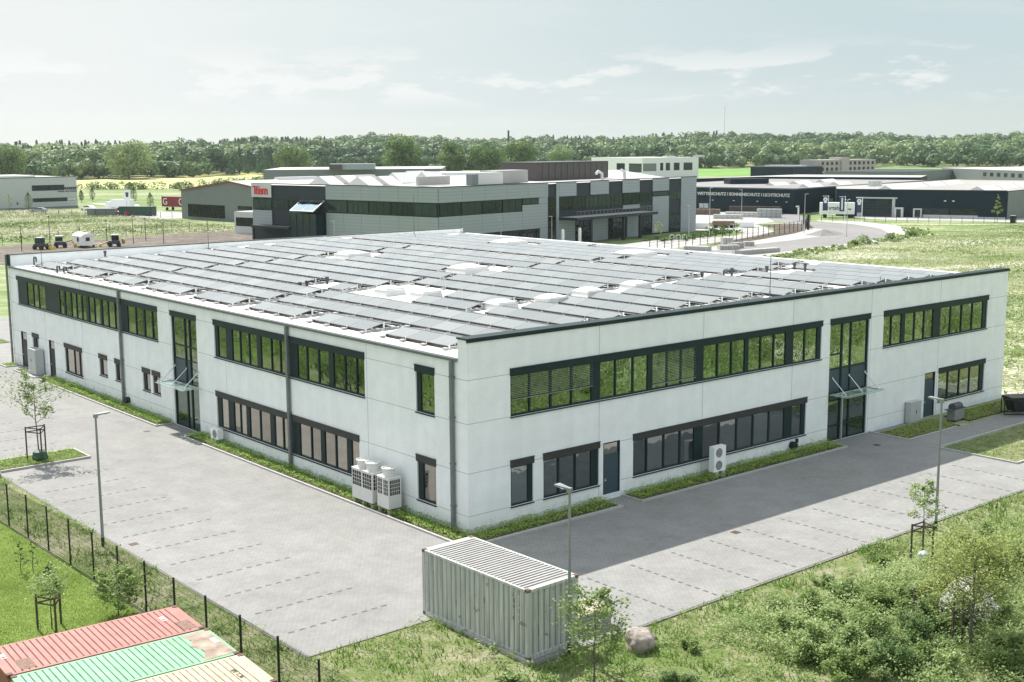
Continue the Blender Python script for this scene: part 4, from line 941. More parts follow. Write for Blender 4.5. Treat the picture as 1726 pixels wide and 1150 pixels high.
def tree(name,label,x,y,h,cb,cr,nl,ls,mat,group=None,tr=.05,nb=16,shape='round',sparse=.22,cat='tree',lean=(0,0),asp=.6,clump=None,top=None,z0=0):
    t_=thing(name,label,cat,(x,y,z0),0,group); tk=MB(); tips=[]
    O=Vector((x,y,z0)); top_=O+Vector((lean[0],lean[1],h*.97)); steps=6; pts=[O.lerp(top_,i/steps)+Vector((random.uniform(-1,1),random.uniform(-1,1),0))*(.02*h*(i>0)*.4) for i in range(steps+1)]
    for i in range(steps): tk.cyl(pts[i],pts[i+1],tr*(1-i/steps*.85),tr*(1-(i+1)/steps*.85),n=8 if tr>.1 else 6,cap=False)
    def along(f): f=min(max(f,0),.999)*steps; i=int(f); return pts[i].lerp(pts[i+1],f-i)
    C_=[];Wt=[]
    for b in range(nb):
        f=cb/h+(1-cb/h)*((b+.5)/nb)**.9*.97; az=b*2.4+random.uniform(-.4,.4); k=(f-cb/h)/(1-cb/h)
        if shape=='round': L_=cr*math.sqrt(max(.05,1-(2*k-.75)**2/1.6))
        elif shape=='cone': L_=cr*(1-k)**.8+.08*cr
        else: L_=cr*(.55+.6*math.sin(math.pi*min(1,k+.18)))*random.uniform(.6,1.15)
        L_*=random.uniform(.8,1.12); p=along(f*.93); rise=random.uniform(.25,.75)*(1.2-k*.4) if shape!='cone' else random.uniform(.0,.25)
        dv=Vector((math.cos(az),math.sin(az),rise)).normalized(); q=p+dv*L_; m_=p.lerp(q,.5)+Vector((0,0,-.04*L_)); r0=tr*.42*(1-k*.5)
        tk.cyl(p,m_,r0,r0*.6,n=5,cap=False); tk.cyl(m_,q,r0*.6,r0*.2,n=4,cap=False)
        for s_ in range(3):
            pp=p.lerp(q,random.uniform(.35,.9)); d2=(dv+Vector((random.uniform(-1,1),random.uniform(-1,1),random.uniform(-.3,.8)))*.8).normalized(); qq=pp+d2*L_*random.uniform(.25,.5)
            tk.cyl(pp,qq,r0*.35,r0*.12,n=4,cap=False); C_.append((pp.lerp(qq,.5),L_*.22)); C_.append((qq,L_*.2))
        C_+= [(p.lerp(q,.55),L_*.2),(p.lerp(q,.8),L_*.22),(q,L_*.18)]
    C_.append((pts[-1],cr*.2)); C_.append((along(.93),cr*.25))
    tk.build('trunk','bark',t_)
    cc=np.array([list(c[0]) for c in C_]); rr=np.array([c[1] for c in C_])*sparse/.22
    idx=rng.integers(0,len(cc),nl); off=rng.normal(size=(nl,3))*.55; P_=cc[idx]+off*rr[idx][:,None]
    P_[:,2]=np.maximum(P_[:,2],z0+.1)
    V,F=leafcloud(P_,np.full(nl,ls),up=.15,asp=asp); ct=rng.random(len(cc)); tint=np.clip(.5*rng.random(nl)+.5*ct[idx],0,1)
    npmesh('crown',V,F,mat,t_,np.repeat(tint,4)); return t_
def stakes(x,y,h,w,label,n=3,rails=True):
    t_=thing('tree_stakes',label,'stakes',(x,y,0),0,'wooden stakes around young trees')
    P_=[(x+w*math.cos(a+.5),y+w*math.sin(a+.5)) for a in [2*math.pi*i/n for i in range(n)]]
    for p in P_: mb=MB(); mb.cyl((*p,-.1),(*p,h),.045,n=8); mb.build('stake','wood_dark',t_)
    if rails:
        mb=MB()
        for a,b in zip(P_,P_[1:]+P_[:1]): mb.cyl((*a,h-.06),(*b,h-.06),.035,n=6); mb.cyl((*a,h-.3),(*b,h-.3),.035,n=6)
        mb.build('rail','wood_dark',t_)
tree('young_tree','slender young tree on the kerbed island of the left car park',-10.2,27.1,5.25,2.35,1.6,1500,.16,'leaf',nb=15,tr=.045,shape='wild',sparse=.26)
stakes(-10.2,27.1,2.05,.62,'dark stakes and rails round the tree on the kerbed island')
mb=MB(); mb.lathe((-10.15,27.0,0),[(.32,0),(.45,.25),(.36,.6),(.1,.72)],12); tag(mb.build('watering_bag',pbr('green_bag',(.03,.09,.06),.6)),'dark green watering bag at the foot of the island tree','watering bag')
tree('young_tree','bushy young tree in front of the white container and boulder',-6.62,-15.29,3.35,.5,1.25,2700,.12,'leaf',nb=22,tr=.04,shape='round',sparse=.24)
tree('young_tree','thin sapling tied between stakes beside the right lamp post',12.58,-15.6,3.75,1.9,.85,1500,.11,'leaf_pale',nb=14,tr=.03,shape='wild',sparse=.3)
stakes(12.58,-15.6,1.65,.5,'dark stakes and rails round the sapling beside the right lamp post')
mb=MB(); mb.lathe((12.45,-15.75,0),[(.18,0),(.28,.15),(.22,.4),(.06,.5)],10); tag(mb.build('watering_bag',pbr('pale_blue_bag',(.45,.55,.6),.5,var=.3,scale=8)),'pale blue watering bag at the foot of the right sapling','watering bag')
tree('young_tree','wide yellow green tree standing in the shrubs at the lower right',5.1,-22.2,4.4,1.4,1.95,8500,.10,'leaf_yel',nb=34,tr=.075,shape='wild',sparse=.34)
stakes(5.35,-21.7,1.75,.35,'three bare stakes under the wide yellow green tree',rails=False)
mb=MB(); mb.cyl((5.75,-19.5,-.1),(5.75,-19.5,1.5),.05,n=8); tag(mb.build('wooden_post','wood_dark'),'single wooden post standing in the shrubs left of the yellow green tree','post')
# lawn plants behind the fence
tree('small_tree','white flowering small tree on stakes behind the red container',-18.75,1.35,2.3,1.1,.8,800,.11,'leaf_pale',nb=12,tr=.03,shape='round',sparse=.3)
stakes(-18.75,1.35,1.35,.5,'stakes of the small tree behind the red container',rails=True)
tree('shrub','leafy shrub against the fence just behind the red container',-16.35,.9,1.8,.2,.95,1500,.15,'leaf',nb=16,tr=.03,shape='round',cat='shrub',sparse=.3)
tree('shrub','small dark conical shrub alone on the lawn behind the fence',-17.33,5.54,1.15,.1,.42,900,.11,'leaf_dark',nb=10,tr=.02,shape='cone',cat='shrub',sparse=.3)
tree('sapling','thin dark sapling on the lawn, left of its twin',-17.5,8.4,1.5,.3,.28,240,.09,'leaf_dark',nb=8,tr=.02,shape='cone',cat='sapling')
tree('sapling','thin dark sapling on the lawn, right of its twin',-17.1,8.1,1.6,.3,.25,200,.09,'leaf_dark',nb=8,tr=.02,shape='cone',cat='sapling')
# boulder
bm=bmesh.new(); bmesh.ops.create_icosphere(bm,subdivisions=4,radius=1)
for v in bm.verts:
    d=v.co.normalized(); n=mnoise.noise(d*1.6+Vector((3,1,2)))*.22+mnoise.noise(d*5)*.06+mnoise.noise(d*14)*.02
    for pl_ in (Vector((-.5,-.6,.62)),Vector((.7,-.5,.4)),Vector((0,.1,1)),Vector((-.9,.2,.1))):
        pl_=pl_.normalized(); k=d.dot(pl_)
        if k>.72: n-=(k-.72)*1.05
    v.co=Vector((d.x*.62*(1+n),d.y*.55*(1+n),d.z*.52*(1+n)))
me=bpy.data.meshes.new('boulder'); bm.to_mesh(me); bm.free(); me.polygons.foreach_set('use_smooth',[True]*len(me.polygons))
me.materials.append(pbr('granite',(.24,.20,.175),.85,var=.25,scale=3,c2=(.36,.31,.27),bump=.6,bscale=7)); o=link('boulder',me); o.location=(-3.45,-14.35,.33); tag(o,'rounded pinkish granite boulder on the grass right of the white container','boulder')
# ---------------- planted beds
def bed(name,poly4,dens,label,hmax=.32,kerbs=None,mat='bedleaf',stems=.02):
    (x0,y0,x1,y1)=poly4; A=(x1-x0)*(y1-y0); mb=MB(); mb.box(x0,y0,-.02,x1,y1,.035); kind(mb.build('planting_soil','soil'),'structure')
    n=int(A*dens*1.15); P_=np.stack([rng.uniform(x0+.03,x1-.03,n),rng.uniform(y0+.03,y1-.03,n),np.zeros(n)],1)
    ph=np.array([mnoise.noise(Vector((p[0]*1.1,p[1]*1.1,0))) for p in P_[::1]])*.5+.5
    P_[:,2]=.04+rng.random(n)**.7*hmax*(.45+.8*ph)
    keep=rng.random(n)<np.clip(ph*2.2,0.25,1); P_=P_[keep]; ph=ph[keep]; n=len(P_)
    V,F=leafcloud(P_,np.full(n,.085),up=.4,asp=.6); t1=np.repeat(np.clip(.35+.45*rng.random(n)+.3*(ph-.5),0,1),4)
    # upright stems
    m=int(A*dens*stems); Q=np.stack([rng.uniform(x0+.05,x1-.05,m),rng.uniform(y0+.05,y1-.05,m),np.full(m,.05)],1); hh=rng.uniform(.35,.8,m); k=9
    Q2=np.repeat(Q,k,0); Q2[:,2]+=np.tile(np.arange(k)/k,m)*np.repeat(hh,k); Q2[:,:2]+=rng.normal(size=(m*k,2))*.035
    V2,F2=leafcloud(Q2,np.full(m*k,.07),up=.5,asp=.5); V=np.concatenate([V,V2]); F=np.concatenate([F,F2+len(t1)])
    o=npmesh('ground_cover',V,F,mat,None,np.concatenate([t1,np.full(4*m*k,.1)])); kind(o,'stuff'); o['label']=label; o['category']='ground cover'
def kerbbox(*bx):
    mb=MB()
    for b in bx: mb.box(*b)
    return kind(mb.build('kerb_edge','kerb'),'structure')
D_=330
bed('b',(-1.2,.1,-.02,27.0),D_,'green ground cover along the left wall from the corner to the entrance'); bed('b',(-1.2,31.2,-.02,52.2),D_,'green ground cover along the left wall beyond the side entrance')
bed('b',(-1.2,56.6,-.8,58.2),D_*.7,'small green bed beside the far cabinet',hmax=.12); bed('b',(-1.2,60.2,-.2,61.9),D_*.7,'small green bed at the far left corner',hmax=.12)
bed('b',(.1,-1.35,8.45,-.03),D_,'ground cover along the shaded wall left of the door'); bed('b',(10.0,-1.4,27.2,-.03),D_,'ground cover along the shaded wall under the long window band')
bed('b',(31.7,-2.75,37.6,-.6),D_*.9,'short grass bed below the grey electrical cabinet',hmax=.1,mat='grass_green',stems=0); bed('b',(39.2,-2.5,50.5,-.6),D_*.9,'short grass bed right of the barbecue grill',hmax=.1,mat='grass_green',stems=0)
bed('b',(-12.6,25.95,-7.75,28.35),D_*.9,'green ground cover on the kerbed island',hmax=.2); bed('b',(.5,73.6,3.5,77.0),D_*.4,'green strip beyond the far left corner',hmax=.1)
kerbbox((-1.32,-.15,-.02,-1.2,27.1,.1),(-1.2,27.0,-.02,0,27.12,.1),(-1.32,31.08,-.02,0,31.2,.1),(-1.32,31.2,-.02,-1.2,52.3,.1),(-1.2,52.2,-.02,0,52.3,.1),(-1.32,53.6,-.02,-1.2,58.3,.1),(-1.2,58.2,-.02,0,58.3,.1),(-1.2,53.55,-.02,0,53.65,.1),(-1.32,60.1,-.02,-1.2,62.0,.1),(-1.2,60.1,-.02,0,60.2,.1))
kerbbox((-1.32,-1.55,-.02,-1.2,-.15,.1),(-1.2,-1.55,-.02,8.55,-1.35,.1),(8.45,-1.35,-.02,8.55,0,.1),(9.9,-1.52,-.02,10.0,0,.1),(10.0,-1.52,-.02,27.3,-1.4,.1),(27.2,-1.4,-.02,27.3,0,.1),(31.55,-2.85,-.02,31.7,-.05,.08),(31.7,-2.87,-.02,37.1,-2.75,.06))
bed('b',(-1.2,-1.35,.1,.1),D_,'ground cover wrapping the building corner')
kerbbox((-12.72,25.8,-.02,-7.65,25.94,.13),(-7.75,25.94,-.02,-7.62,28.45,.13),(-12.72,28.35,-.02,-7.75,28.48,.13))
mb=MB(); mb.box(53.56-53.56-1.2,53.65,-.02,-.8,56.55,.03); kind(mb.build('slab','slab'),'structure')
# ---------------- verge grass and thicket
def fbm(x,y,s,o=4):
    v=0;a=1;t=0
    for i in range(o): v+=a*mnoise.noise(Vector((x*s+13.7*i,y*s-7.1*i,i*3.3))); t+=a; a*=.55; s*=2.1
    return v/t
def in_verge(x,y):
    return (y<-13.0 or (x<-12.95 and y<26 and True) or (x<-7.35 and y<-7.3)) and not (x>-13 and y>-7.2) and not(x<-12.95 and False)
def scatter_region(n,box,test):
    P_=np.stack([rng.uniform(box[0],box[2],n),rng.uniform(box[1],box[3],n)],1)
    k=np.array([test(p[0],p[1]) for p in P_]); return P_[k]
def vis(x,y,m=0):  # roughly inside the picture's ground area (kept generous for other viewpoints)
    dx,dy=x-CAM.x,y-CAM.y; f=dx*_fw.x+dy*_fw.y+(0-CAM.z)*_fw.z; s=(dx*_r.x+dy*_r.y-CAM.z*_r.z)/f; v=(dx*_u.x+dy*_u.y-CAM.z*_u.z)/f
    return f>0 and abs(s)<.47+m and v>-.31-m
def vt(x,y):
    if not vis(x,y): return False
    if not in_verge(x,y): return False
    if x<-15.6 and y>-30: return False
    if x<-15.4 and y>-5 : return False
    return random.random()<min(1,max(.05,.50+fbm(x,y,.33)*2.6))
P2=scatter_region(210000,(-20,-27,48,28),vt)
n=len(P2); f1=np.array([fbm(p[0]+5,p[1],.5,3) for p in P2]); P_=np.concatenate([P2,np.zeros((n,1))],1)
hh=np.clip(.10+.20*(f1+.3)+rng.random(n)*.10,.05,.5); V,F=blades(P_,hh,np.full(n,.014)+hh*.07,1.1)
o=npmesh('verge_grass',V,F,'grass',None,np.repeat(np.clip(.42-f1*.8+rng.normal(size=n)*.24,0,1),3)); kind(o,'stuff','wild grass growing on the verges round the car parks'); o['category']='grass'
def lt(x,y): return vis(x,y) and x<fx(y)-.25 and y>-9 and x>-26
P2=scatter_region(150000,(-26,-9,-15,24),lt); n=len(P2); P_=np.concatenate([P2,np.zeros((n,1))],1); f1=np.array([fbm(p[0],p[1],.8,3) for p in P2]); V,F=blades(P_,.05+rng.random(n)*.06,np.full(n,.014),.9)
o=npmesh('lawn_grass',V,F,'grass_green',None,np.repeat(np.clip(.6+f1*.8+rng.normal(size=n)*.18,0,1),3)); kind(o,'stuff','bright mown lawn behind the mesh fence'); o['category']='grass'
# broad-leaved weeds
def wt(x,y):
    if not vis(x,y) or not in_verge(x,y) or x<-15.4: return False
    return fbm(x+40,y,.45,3)>.02 and random.random()<.8
C2=scatter_region(9000,(-15,-27,46,28),wt); k=26; n=len(C2)*k
P_=np.concatenate([np.repeat(C2,k,0)+rng.normal(size=(n,2))*.13,(.03+rng.random((n,1))**1.3*.32)],1); V,F=leafcloud(P_,np.full(n,.10),up=.3,asp=.62)
o=npmesh('weeds',V,F,'leaf_pale',None,np.repeat(np.clip(rng.random(n)*.6+.1,0,1),4)); kind(o,'stuff','low broad leaved weeds scattered over the grass verge'); o['category']='weeds'
# thicket at the lower right: shrubs one by one
def shrub(x,y,h,r_,mat,n,ls,label,tw=True,z0=0):
    t_=thing('shrub',label,'shrub',(x,y,0),0,'shrubs of the lower right thicket'); 
    nc=max(9,int(9*r_)); cc=[];
    for i in range(nc):
        a=random.random()*6.28; q=math.sqrt(random.random())*r_; hh=h*(1-.55*(q/r_)**2)*random.uniform(.55,1.0); cc.append((x+q*math.cos(a),y+q*math.sin(a),hh))
    mb=MB()
    for c in cc: mb.cyl((x+(c[0]-x)*.15,y+(c[1]-y)*.15,-.05),c,.02,.006,n=4,cap=False)
    mb.build('stem','bark',t_)
    cc=np.array(cc); idx=rng.integers(0,nc,n); f=rng.random(n)**.6
    base=np.stack([x+(cc[idx,0]-x)*(.25+.75*f),y+(cc[idx,1]-y)*(.25+.75*f),cc[idx,2]*(.15+.85*f)],1)
    P_=base+rng.normal(size=(n,3))*np.array([.2,.2,.17])*r_*.55; P_[:,2]=np.maximum(P_[:,2],.04)
    V,F=leafcloud(P_,np.full(n,ls),up=.3,asp=.5); ct=rng.random(nc)
    npmesh('foliage',V,F,mat,t_,np.repeat(np.clip(.55*rng.random(n)+.45*ct[idx],0,1),4)); return t_
SH=[(1.5,-17.3,1.1,.9,'leaf_pale','tall loose pale leaved shrub at the left front edge of the thicket'),
(.6,-19.0,1.3,1.0,'leaf_pale','pale leaved shrub at the bottom edge, left end of the thicket'),
(2.9,-17.9,1.0,.9,'leaf_pale','pale leaved shrub in the middle of the thicket, left of the wooden post'),
(2.4,-19.8,1.5,1.1,'leaf_pale','bright pale leaved shrub low in the middle of the thicket'),
(4.6,-18.4,1.0,.9,'leaf','mid green shrub directly left of the wooden post'),
(3.9,-20.6,1.4,1.1,'leaf_dark','dark green shrub below the wooden post'),
(1.4,-21.3,1.3,1.0,'leaf_dark','dark shrub at the bottom edge below the pale ones'),
(3.0,-22.4,1.2,1.0,'leaf_pale','pale feathery shrub at the bottom edge left of the stakes'),
(.0,-20.6,1.2,.9,'leaf','green shrub at the bottom edge, left of the dark one'),
(6.1,-18.3,1.1,1.0,'leaf','round green shrub just behind the wooden post'),
(4.4,-16.2,.9,.8,'leaf','green shrub at the kerb side, left part of the thicket'),
(6.3,-16.3,.8,.8,'leaf_dark','small dark shrub between kerb and thicket'),
(7.4,-17.6,.9,.9,'leaf','low green shrub left of the yellow green tree crown'),
(6.9,-21.0,1.9,.85,'blossom','white blossoming shrub right of the three stakes'),
(6.0,-20.0,1.5,.9,'leaf_dark','dark shrub behind the white blossoms, under the tree'),
(8.3,-21.1,1.6,1.0,'leaf','green shrub at the right picture edge beside the white blossoms'),
(5.4,-23.6,1.2,1.0,'leaf_pale','pale shrub at the bottom right corner'),
(9.9,-19.4,1.5,1.2,'leaf_yel','yellow green shrub at the right edge behind the tree'),
(12.4,-18.3,1.5,1.2,'leaf','green shrub at the right edge below the bright grass'),
(14.8,-17.9,1.2,1.1,'leaf','green shrub at the right edge, level with the staked sapling'),
(17.6,-15.9,.9,.8,'leaf_pale','small leafy shrub near the kerb at the right edge'),
(8.4,-18.9,1.1,1.0,'leaf_yel','yellow green shrub in front of the staked sapling'),
(4.2,-24.6,1.3,1.1,'leaf','shrub cut by the bottom right corner'),
(3.3,-15.1,.5,.55,'leaf_dark','low dark bush on the verge close to the kerb, middle'),
(6.9,-14.7,.55,.5,'leaf_dark','low dark bush on the verge left of the staked sapling'),
(-2.2,-15.5,.45,.5,'leaf','low bush right of the granite boulder'),
(-4.6,-17.2,.6,.6,'leaf_dark','low dark bush at the bottom edge below the boulder'),
(10.8,-14.6,.5,.6,'leaf','low bright bush beside the stakes of the right sapling'),
(-8.7,-13.3,.4,.4,'leaf_pale','small weedy bush in front of the white container'),
(-13.6,-11.0,.5,.5,'leaf','small bush on the verge right of the sand coloured container')]
for (x,y,h,r_,mt,lab) in SH:
    n=int(3300*r_*r_*(h**.5)*1.5); ls={'leaf_pale':.12,'leaf':.11,'leaf_dark':.10,'blossom':.10,'leaf_yel':.11}[mt]; r_*=1.12
    s=shrub(x,y,h,r_,mt if mt!='blossom' else 'leaf_dark',n,ls,lab)
    if mt=='blossom':
        m=1500; a=rng.random(m)*6.28; q=np.sqrt(rng.random(m))*r_*1.1; P_=np.stack([x+q*np.cos(a),y+q*np.sin(a),h*(1-.45*(q/r_)**2)+rng.normal(size=m)*.12],1); V,F=leafcloud(P_,np.full(m,.07),up=.3,asp=.9); npmesh('blossom',V,F,'blossom',s,np.repeat(rng.random(m),4))
# undergrowth filling the thicket and the reflected slopes in front of the facades
def ug(x,y): 
    ins=(y<-15.2-.05*x and x>-1+(-15-y)*.25 and y>-31) 
    return ins and random.random()<min(1,.75+fbm(x,y,.4,3)*2)
P2=scatter_region(9000,(-3,-30,30,-15),ug); k=26; n=len(P2)*k
hh=np.repeat(.25+.55*rng.random(len(P2)),k)
P_=np.concatenate([np.repeat(P2,k,0)+rng.normal(size=(n,2))*.22,(hh*rng.random(n)**.7)[:,None]+.03],1); V,F=leafcloud(P_,np.full(n,.12),up=.4,asp=.45)
o=npmesh('undergrowth',V,F,'leaf_pale',None,np.repeat(np.clip(.3+.5*rng.random(n)+.4*np.array([fbm(p[0],p[1],.7,2) for p in P2]).repeat(k),0,1),4)); kind(o,'stuff','tangled low undergrowth between the shrubs at the lower right'); o['category']='undergrowth'
# out of frame: hedgerow plants and bushes that the upper windows mirror
def far_bush(x0,y0,x1,y1,cnt,hh,ls,name,label,mat='leaf'):
    P2=np.stack([rng.uniform(x0,x1,cnt),rng.uniform(y0,y1,cnt)],1); k=60; n=cnt*k
    h=np.repeat(rng.uniform(.5,1,cnt)*hh,k); rr=np.repeat(rng.uniform(.5,1.1,cnt),k)
    d=rng.normal(size=(n,3)); d/=np.linalg.norm(d,axis=1)[:,None]
    P_=np.concatenate([np.repeat(P2,k,0)+d[:,:2]*rr[:,None],np.abs(d[:,2:3])*h[:,None]+.1],1); V,F=leafcloud(P_,np.full(n,ls),up=.3,asp=.6)
    o=npmesh(name,V,F,mat,None,np.repeat(np.clip(rng.random(n)*.6+np.repeat(rng.random(cnt),k)*.4,0,1),4)); kind(o,'stuff',label); o['category']='bushes'
far_bush(16,-58,95,-26,300,3.6,.34,'scrub_trees','taller scrub beyond the right verge','leaf_dark')
far_bush(14,-52,90,-17,620,1.5,.30,'scrub','scrub spreading along the right verge towards the street')
far_bush(-56,6,-28,110,260,3.4,.36,'scrub_trees','taller scrub beyond the left lawn')
far_bush(-26,34,-15.8,128,420,1.9,.26,'roadside_scrub','scrub lining the lot beyond the left picture edge','leaf')
far_bush(-50,4,-23,105,500,1.2,.32,'scrub_belt','belt of scrub beyond the left lawn','leaf_dark')

def tufts(name,label,box,test,cnt,k,rad,h,ls,mat):
    P2=scatter_region(cnt,box,test); n=len(P2)*k; H_=np.repeat(rng.uniform(.5,1,len(P2))*h,k)
    P_=np.concatenate([np.repeat(P2,k,0)+rng.normal(size=(n,2))*rad,(H_*rng.random(n))[:,None]+.01],1); V,F=leafcloud(P_,np.full(n,ls),asp=.4,flat=.25)
    pt=np.array([fbm(p[0],p[1],.06,3) for p in P2]); o=npmesh(name,V,F,mat,None,np.repeat(np.clip(.58+1.3*np.repeat(pt,k)+.22*rng.normal(size=n),0,1),4)); kind(o,'stuff',label); o['category']='grass'
M['meadowleaf']=leafmat('meadow_tufts',[(.08,.14,.03),(.19,.25,.08),(.37,.38,.20),(.56,.54,.43)],.3)
tufts('meadow_grass','rough pale grass of the meadow right of the building',(48.5,-25,235,112),lambda x,y: vis(x,y,.02) and (y<75+(x-48)*.03 or x>125) and not (x>112 and y>80+(x-112)*.12) and random.random()<min(1,70/math.hypot(x-48,y)+.25),60000,5,.28,.32,.26,'meadowleaf')
tufts('field_grass','mottled grass of the field behind the bare soil',(0,200,105,330),lambda x,y: vis(x,y,.02) and x<98,14000,4,.8,.4,.55,'meadowleaf')

tufts('lawn_tufts','thin trodden grass on the bare patch beside the shaded path',(31.5,-9.9,60,-5.3),lambda x,y: random.random()<.6+fbm(x,y,.5,2),3500,8,.1,.1,.09,'grass')
# ============================================================ BACKGROUND: ground patches
poly('rapeseed_field',[(228,548),(176,478),(330,600),(470,720),(480,760),(430,775),(300,690),(222,640),(150,560),(160,530)],.012,'rape') if False else None
poly('rapeseed_field',[(140,600),(170,522),(205,478),(300,560),(400,660),(490,735),(470,785),(380,760),(300,705),(240,668),(190,655)],.012,'rape')
poly('crop_field',[(440,520),(520,440),(700,330),(900,250),(1000,420),(860,560),(700,620),(520,690)],.012,'crop')
poly('field',[(38,196),(62,201),(72,203),(95,212),(104,238),(101,262),(96,283),(82,303),(60,315),(20,300),(-20,260),(0,200)],.012,'wildmeadow')
poly('bare_soil',[(30,150),(80,150),(98,180),(98,203),(72,199),(62,197),(38,192),(20,187)],.016,'mud')
poly('road',[(60,330),(87,316),(100.6,313.4),(97.3,304.7),(87.2,301.7),(83,304),(40,318)],.02,'slab')
poly('yard',[(114,295),(118,280),(110,255),(101,254),(100,268),(98,285),(100,300),(109,318),(116,318),(124,362),(132,342)],.02,'slab')
poly('street',[(112,84),(136.3,86.4),(148.7,88),(164.2,90),(172,92),(183,98),(194,107),(201,118),(203,131),(214,142),(235,160),(225,165),(199,139),(193,127),(186,118),(183.5,112),(180,107.6),(172,104.2),(155.8,101),(143,99.3),(112,92)],.02,'asphalt')
poly('pavement',[(112,80.5),(136.3,84.2),(148.7,85.8),(164.2,87.8),(172,89),(186,94),(196,101),(207,112),(213.5,125),(212,136),(206,133),(204,122),(200,115.5),(194,107),(183,98),(172,92),(164.2,90),(148.7,88),(136.3,86.4),(112,84)],.03,'slab')
poly('pavement',[(112,92),(143,99.3),(155.8,101),(172,104.2),(180,107.6),(183.5,112),(186,118),(184,119.5),(180.5,116.3),(171,111.8),(155,106.6),(144,103.8),(112,96)],.03,'slab')
poly('yard',[(120,101),(144,108.4),(160,112),(172,118),(181,127),(188,136),(199,139),(225,165),(236,157),(231,143),(229,140),(222,128),(236,98),(246,100),(250,112),(300,200),(215,190),(205,170),(168,140),(166,134),(140,120),(115,112)],.014,'slab')
poly('bare_soil',[(134,103.5),(151,110),(162,113.5),(173,118.5),(182,126),(188.5,135.5),(195,131.5),(196.5,127.5),(188,119.8),(181,116.6),(171,112),(155,107),(144,104)],.024,'soil')
poly('grass_patch',[(140,117.5),(158,116.5),(166,120.5),(168.5,126),(164.5,131),(150,128),(135,120)],.024,'lawn')
mb=MB(); mb.add([(x,y,0) for x,y in ((168,103.6),(173,102.5),(177.5,104.5),(178,108),(173,109.5),(168,107.5))]+[(171.5,105.5,1.1),(174.8,106.6,.9)],[(0,1,6),(1,2,7,6),(2,3,7),(3,4,7),(4,5,6,7),(5,0,6)]); kind(mb.build('gravel_mound','asphalt'),'stuff','grey gravel heap where the pavement bends')
# ============================================================ item building
M['ribbed']=pbr('ribbed_silver_panel',(.33,.375,.385),.4,metal=.15)
def ribbed(name,base,gap=.45,dark=.72):
    m,t=newmat(name); b=t.nodes['Principled BSDF']; b.inputs['Roughness'].default_value=.45; b.inputs['Metallic'].default_value=.1
    ge=t.nodes.new('ShaderNodeNewGeometry'); sp=t.nodes.new('ShaderNodeSeparateXYZ'); t.links.new(ge.outputs['Position'],sp.inputs[0])
    d=t.nodes.new('ShaderNodeMath'); d.operation='DIVIDE'; d.inputs[1].default_value=gap; t.links.new(sp.outputs[2],d.inputs[0])
    f=t.nodes.new('ShaderNodeMath'); f.operation='FRACT'; t.links.new(d.outputs[0],f.inputs[0])
    g_=t.nodes.new('ShaderNodeMath'); g_.operation='GREATER_THAN'; g_.inputs[1].default_value=.88; t.links.new(f.outputs[0],g_.inputs[0])
    mx=t.nodes.new('ShaderNodeMixRGB'); t.links.new(g_.outputs[0],mx.inputs[0]); mx.inputs[1].default_value=col4(base); mx.inputs[2].default_value=col4([x*dark for x in base]); t.links.new(mx.outputs[0],b.inputs['Base Color']); return m
M['ribbed']=ribbed('ribbed_silver_panel',(.30,.337,.36),.55)
M['clad_dark']=pbr('dark_cladding',(.035,.045,.052),.6,var=.08,scale=.5,spec=.2)
M['clad_navy']=pbr('navy_cladding',(.008,.024,.031),.6,var=.1,scale=.3,spec=.15)
M['clad_grey']=pbr('grey_cladding',(.16,.18,.18),.55,var=.05,scale=.4)
M['sign_grey']=pbr('pale_sign_panel',(.55,.56,.54),.5)
M['red']=pbr('red_letters',(.62,.012,.02),.45)
M['screen']=ribbed('brown_louvre_screen',(.075,.062,.06),.3,.6)
M['roof_far']=pbr('bright_roof_sheet',(.40,.39,.37),.7,var=.12,scale=.08)
M['roof_far2']=pbr('beige_roof_membrane',(.30,.29,.27),.8,var=.15,scale=.06)
M['roof_grey']=pbr('grey_roof_membrane',(.22,.22,.215),.8,var=.15,scale=.06)
M['roof_white']=pbr('white_rooflight',(.62,.61,.59),.6)
it=thing('commercial_building','grey and anthracite panelled building with red item lettering and long window bands','building',(86.4,118.35,0))
FI=Fac((86.4,118.35),10.4,-1); FV=Fac((86.4,118.35),100.4,1); HI=11.2
w=MB(); 
def corner(u,v): p=FI.O+FI.U*u-FI.N*v; return (p.x,p.y)
w.prism([corner(.1,.1),corner(79.2,.1),corner(79.2,46.9),corner(.1,46.9)],-.1,HI-.25,0)
w.build('wall','clad_dark',it)
for F_,L_,wd in ((FI,[(0,28.7,8.7,HI),(0,21.4,3.25,6.45),(21.4,28.6,3.25,7.55),(26,28.6,7.55,8.7),(0,8,0,3.25),(26.3,28.6,0,3.25),(31.1,31.9,0,HI),(31.9,37.2,8.65,HI),(41.6,47.5,8.65,HI),(52.1,58,8.65,HI),(62.7,68.7,8.65,HI),(73.3,79.3,0,HI),(62.7,68.7,0.3,7.6),(52.3,58.1,5.5,6.3),(31.9,36.8,0,4.4),(42.3,47.3,0,4.4),(53.7,58.1,0,4.4)],5.25),(FV,[(.0,26.8,8.7,HI),(0,26.8,0,6.4),(41.5,47,3.4,6.4)],4.8)):
    for a,b,c,d in L_:
        mb=MB(); n=max(1,round((b-a)/wd))
        for i in range(n): F_.box(mb,a+(b-a)*i/n+.02,a+(b-a)*(i+1)/n-.02,c+.02,d-.02,0,.12)
        mb.build('cladding','ribbed',it)
mb=MB(); FI.box(mb,-.15,79.4,HI-.02,HI+.12,-.3,.16); FV.box(mb,-.1,47.1,HI-.02,HI+.12,-.3,.16); mb.build('parapet_cap','clad_dark',it)
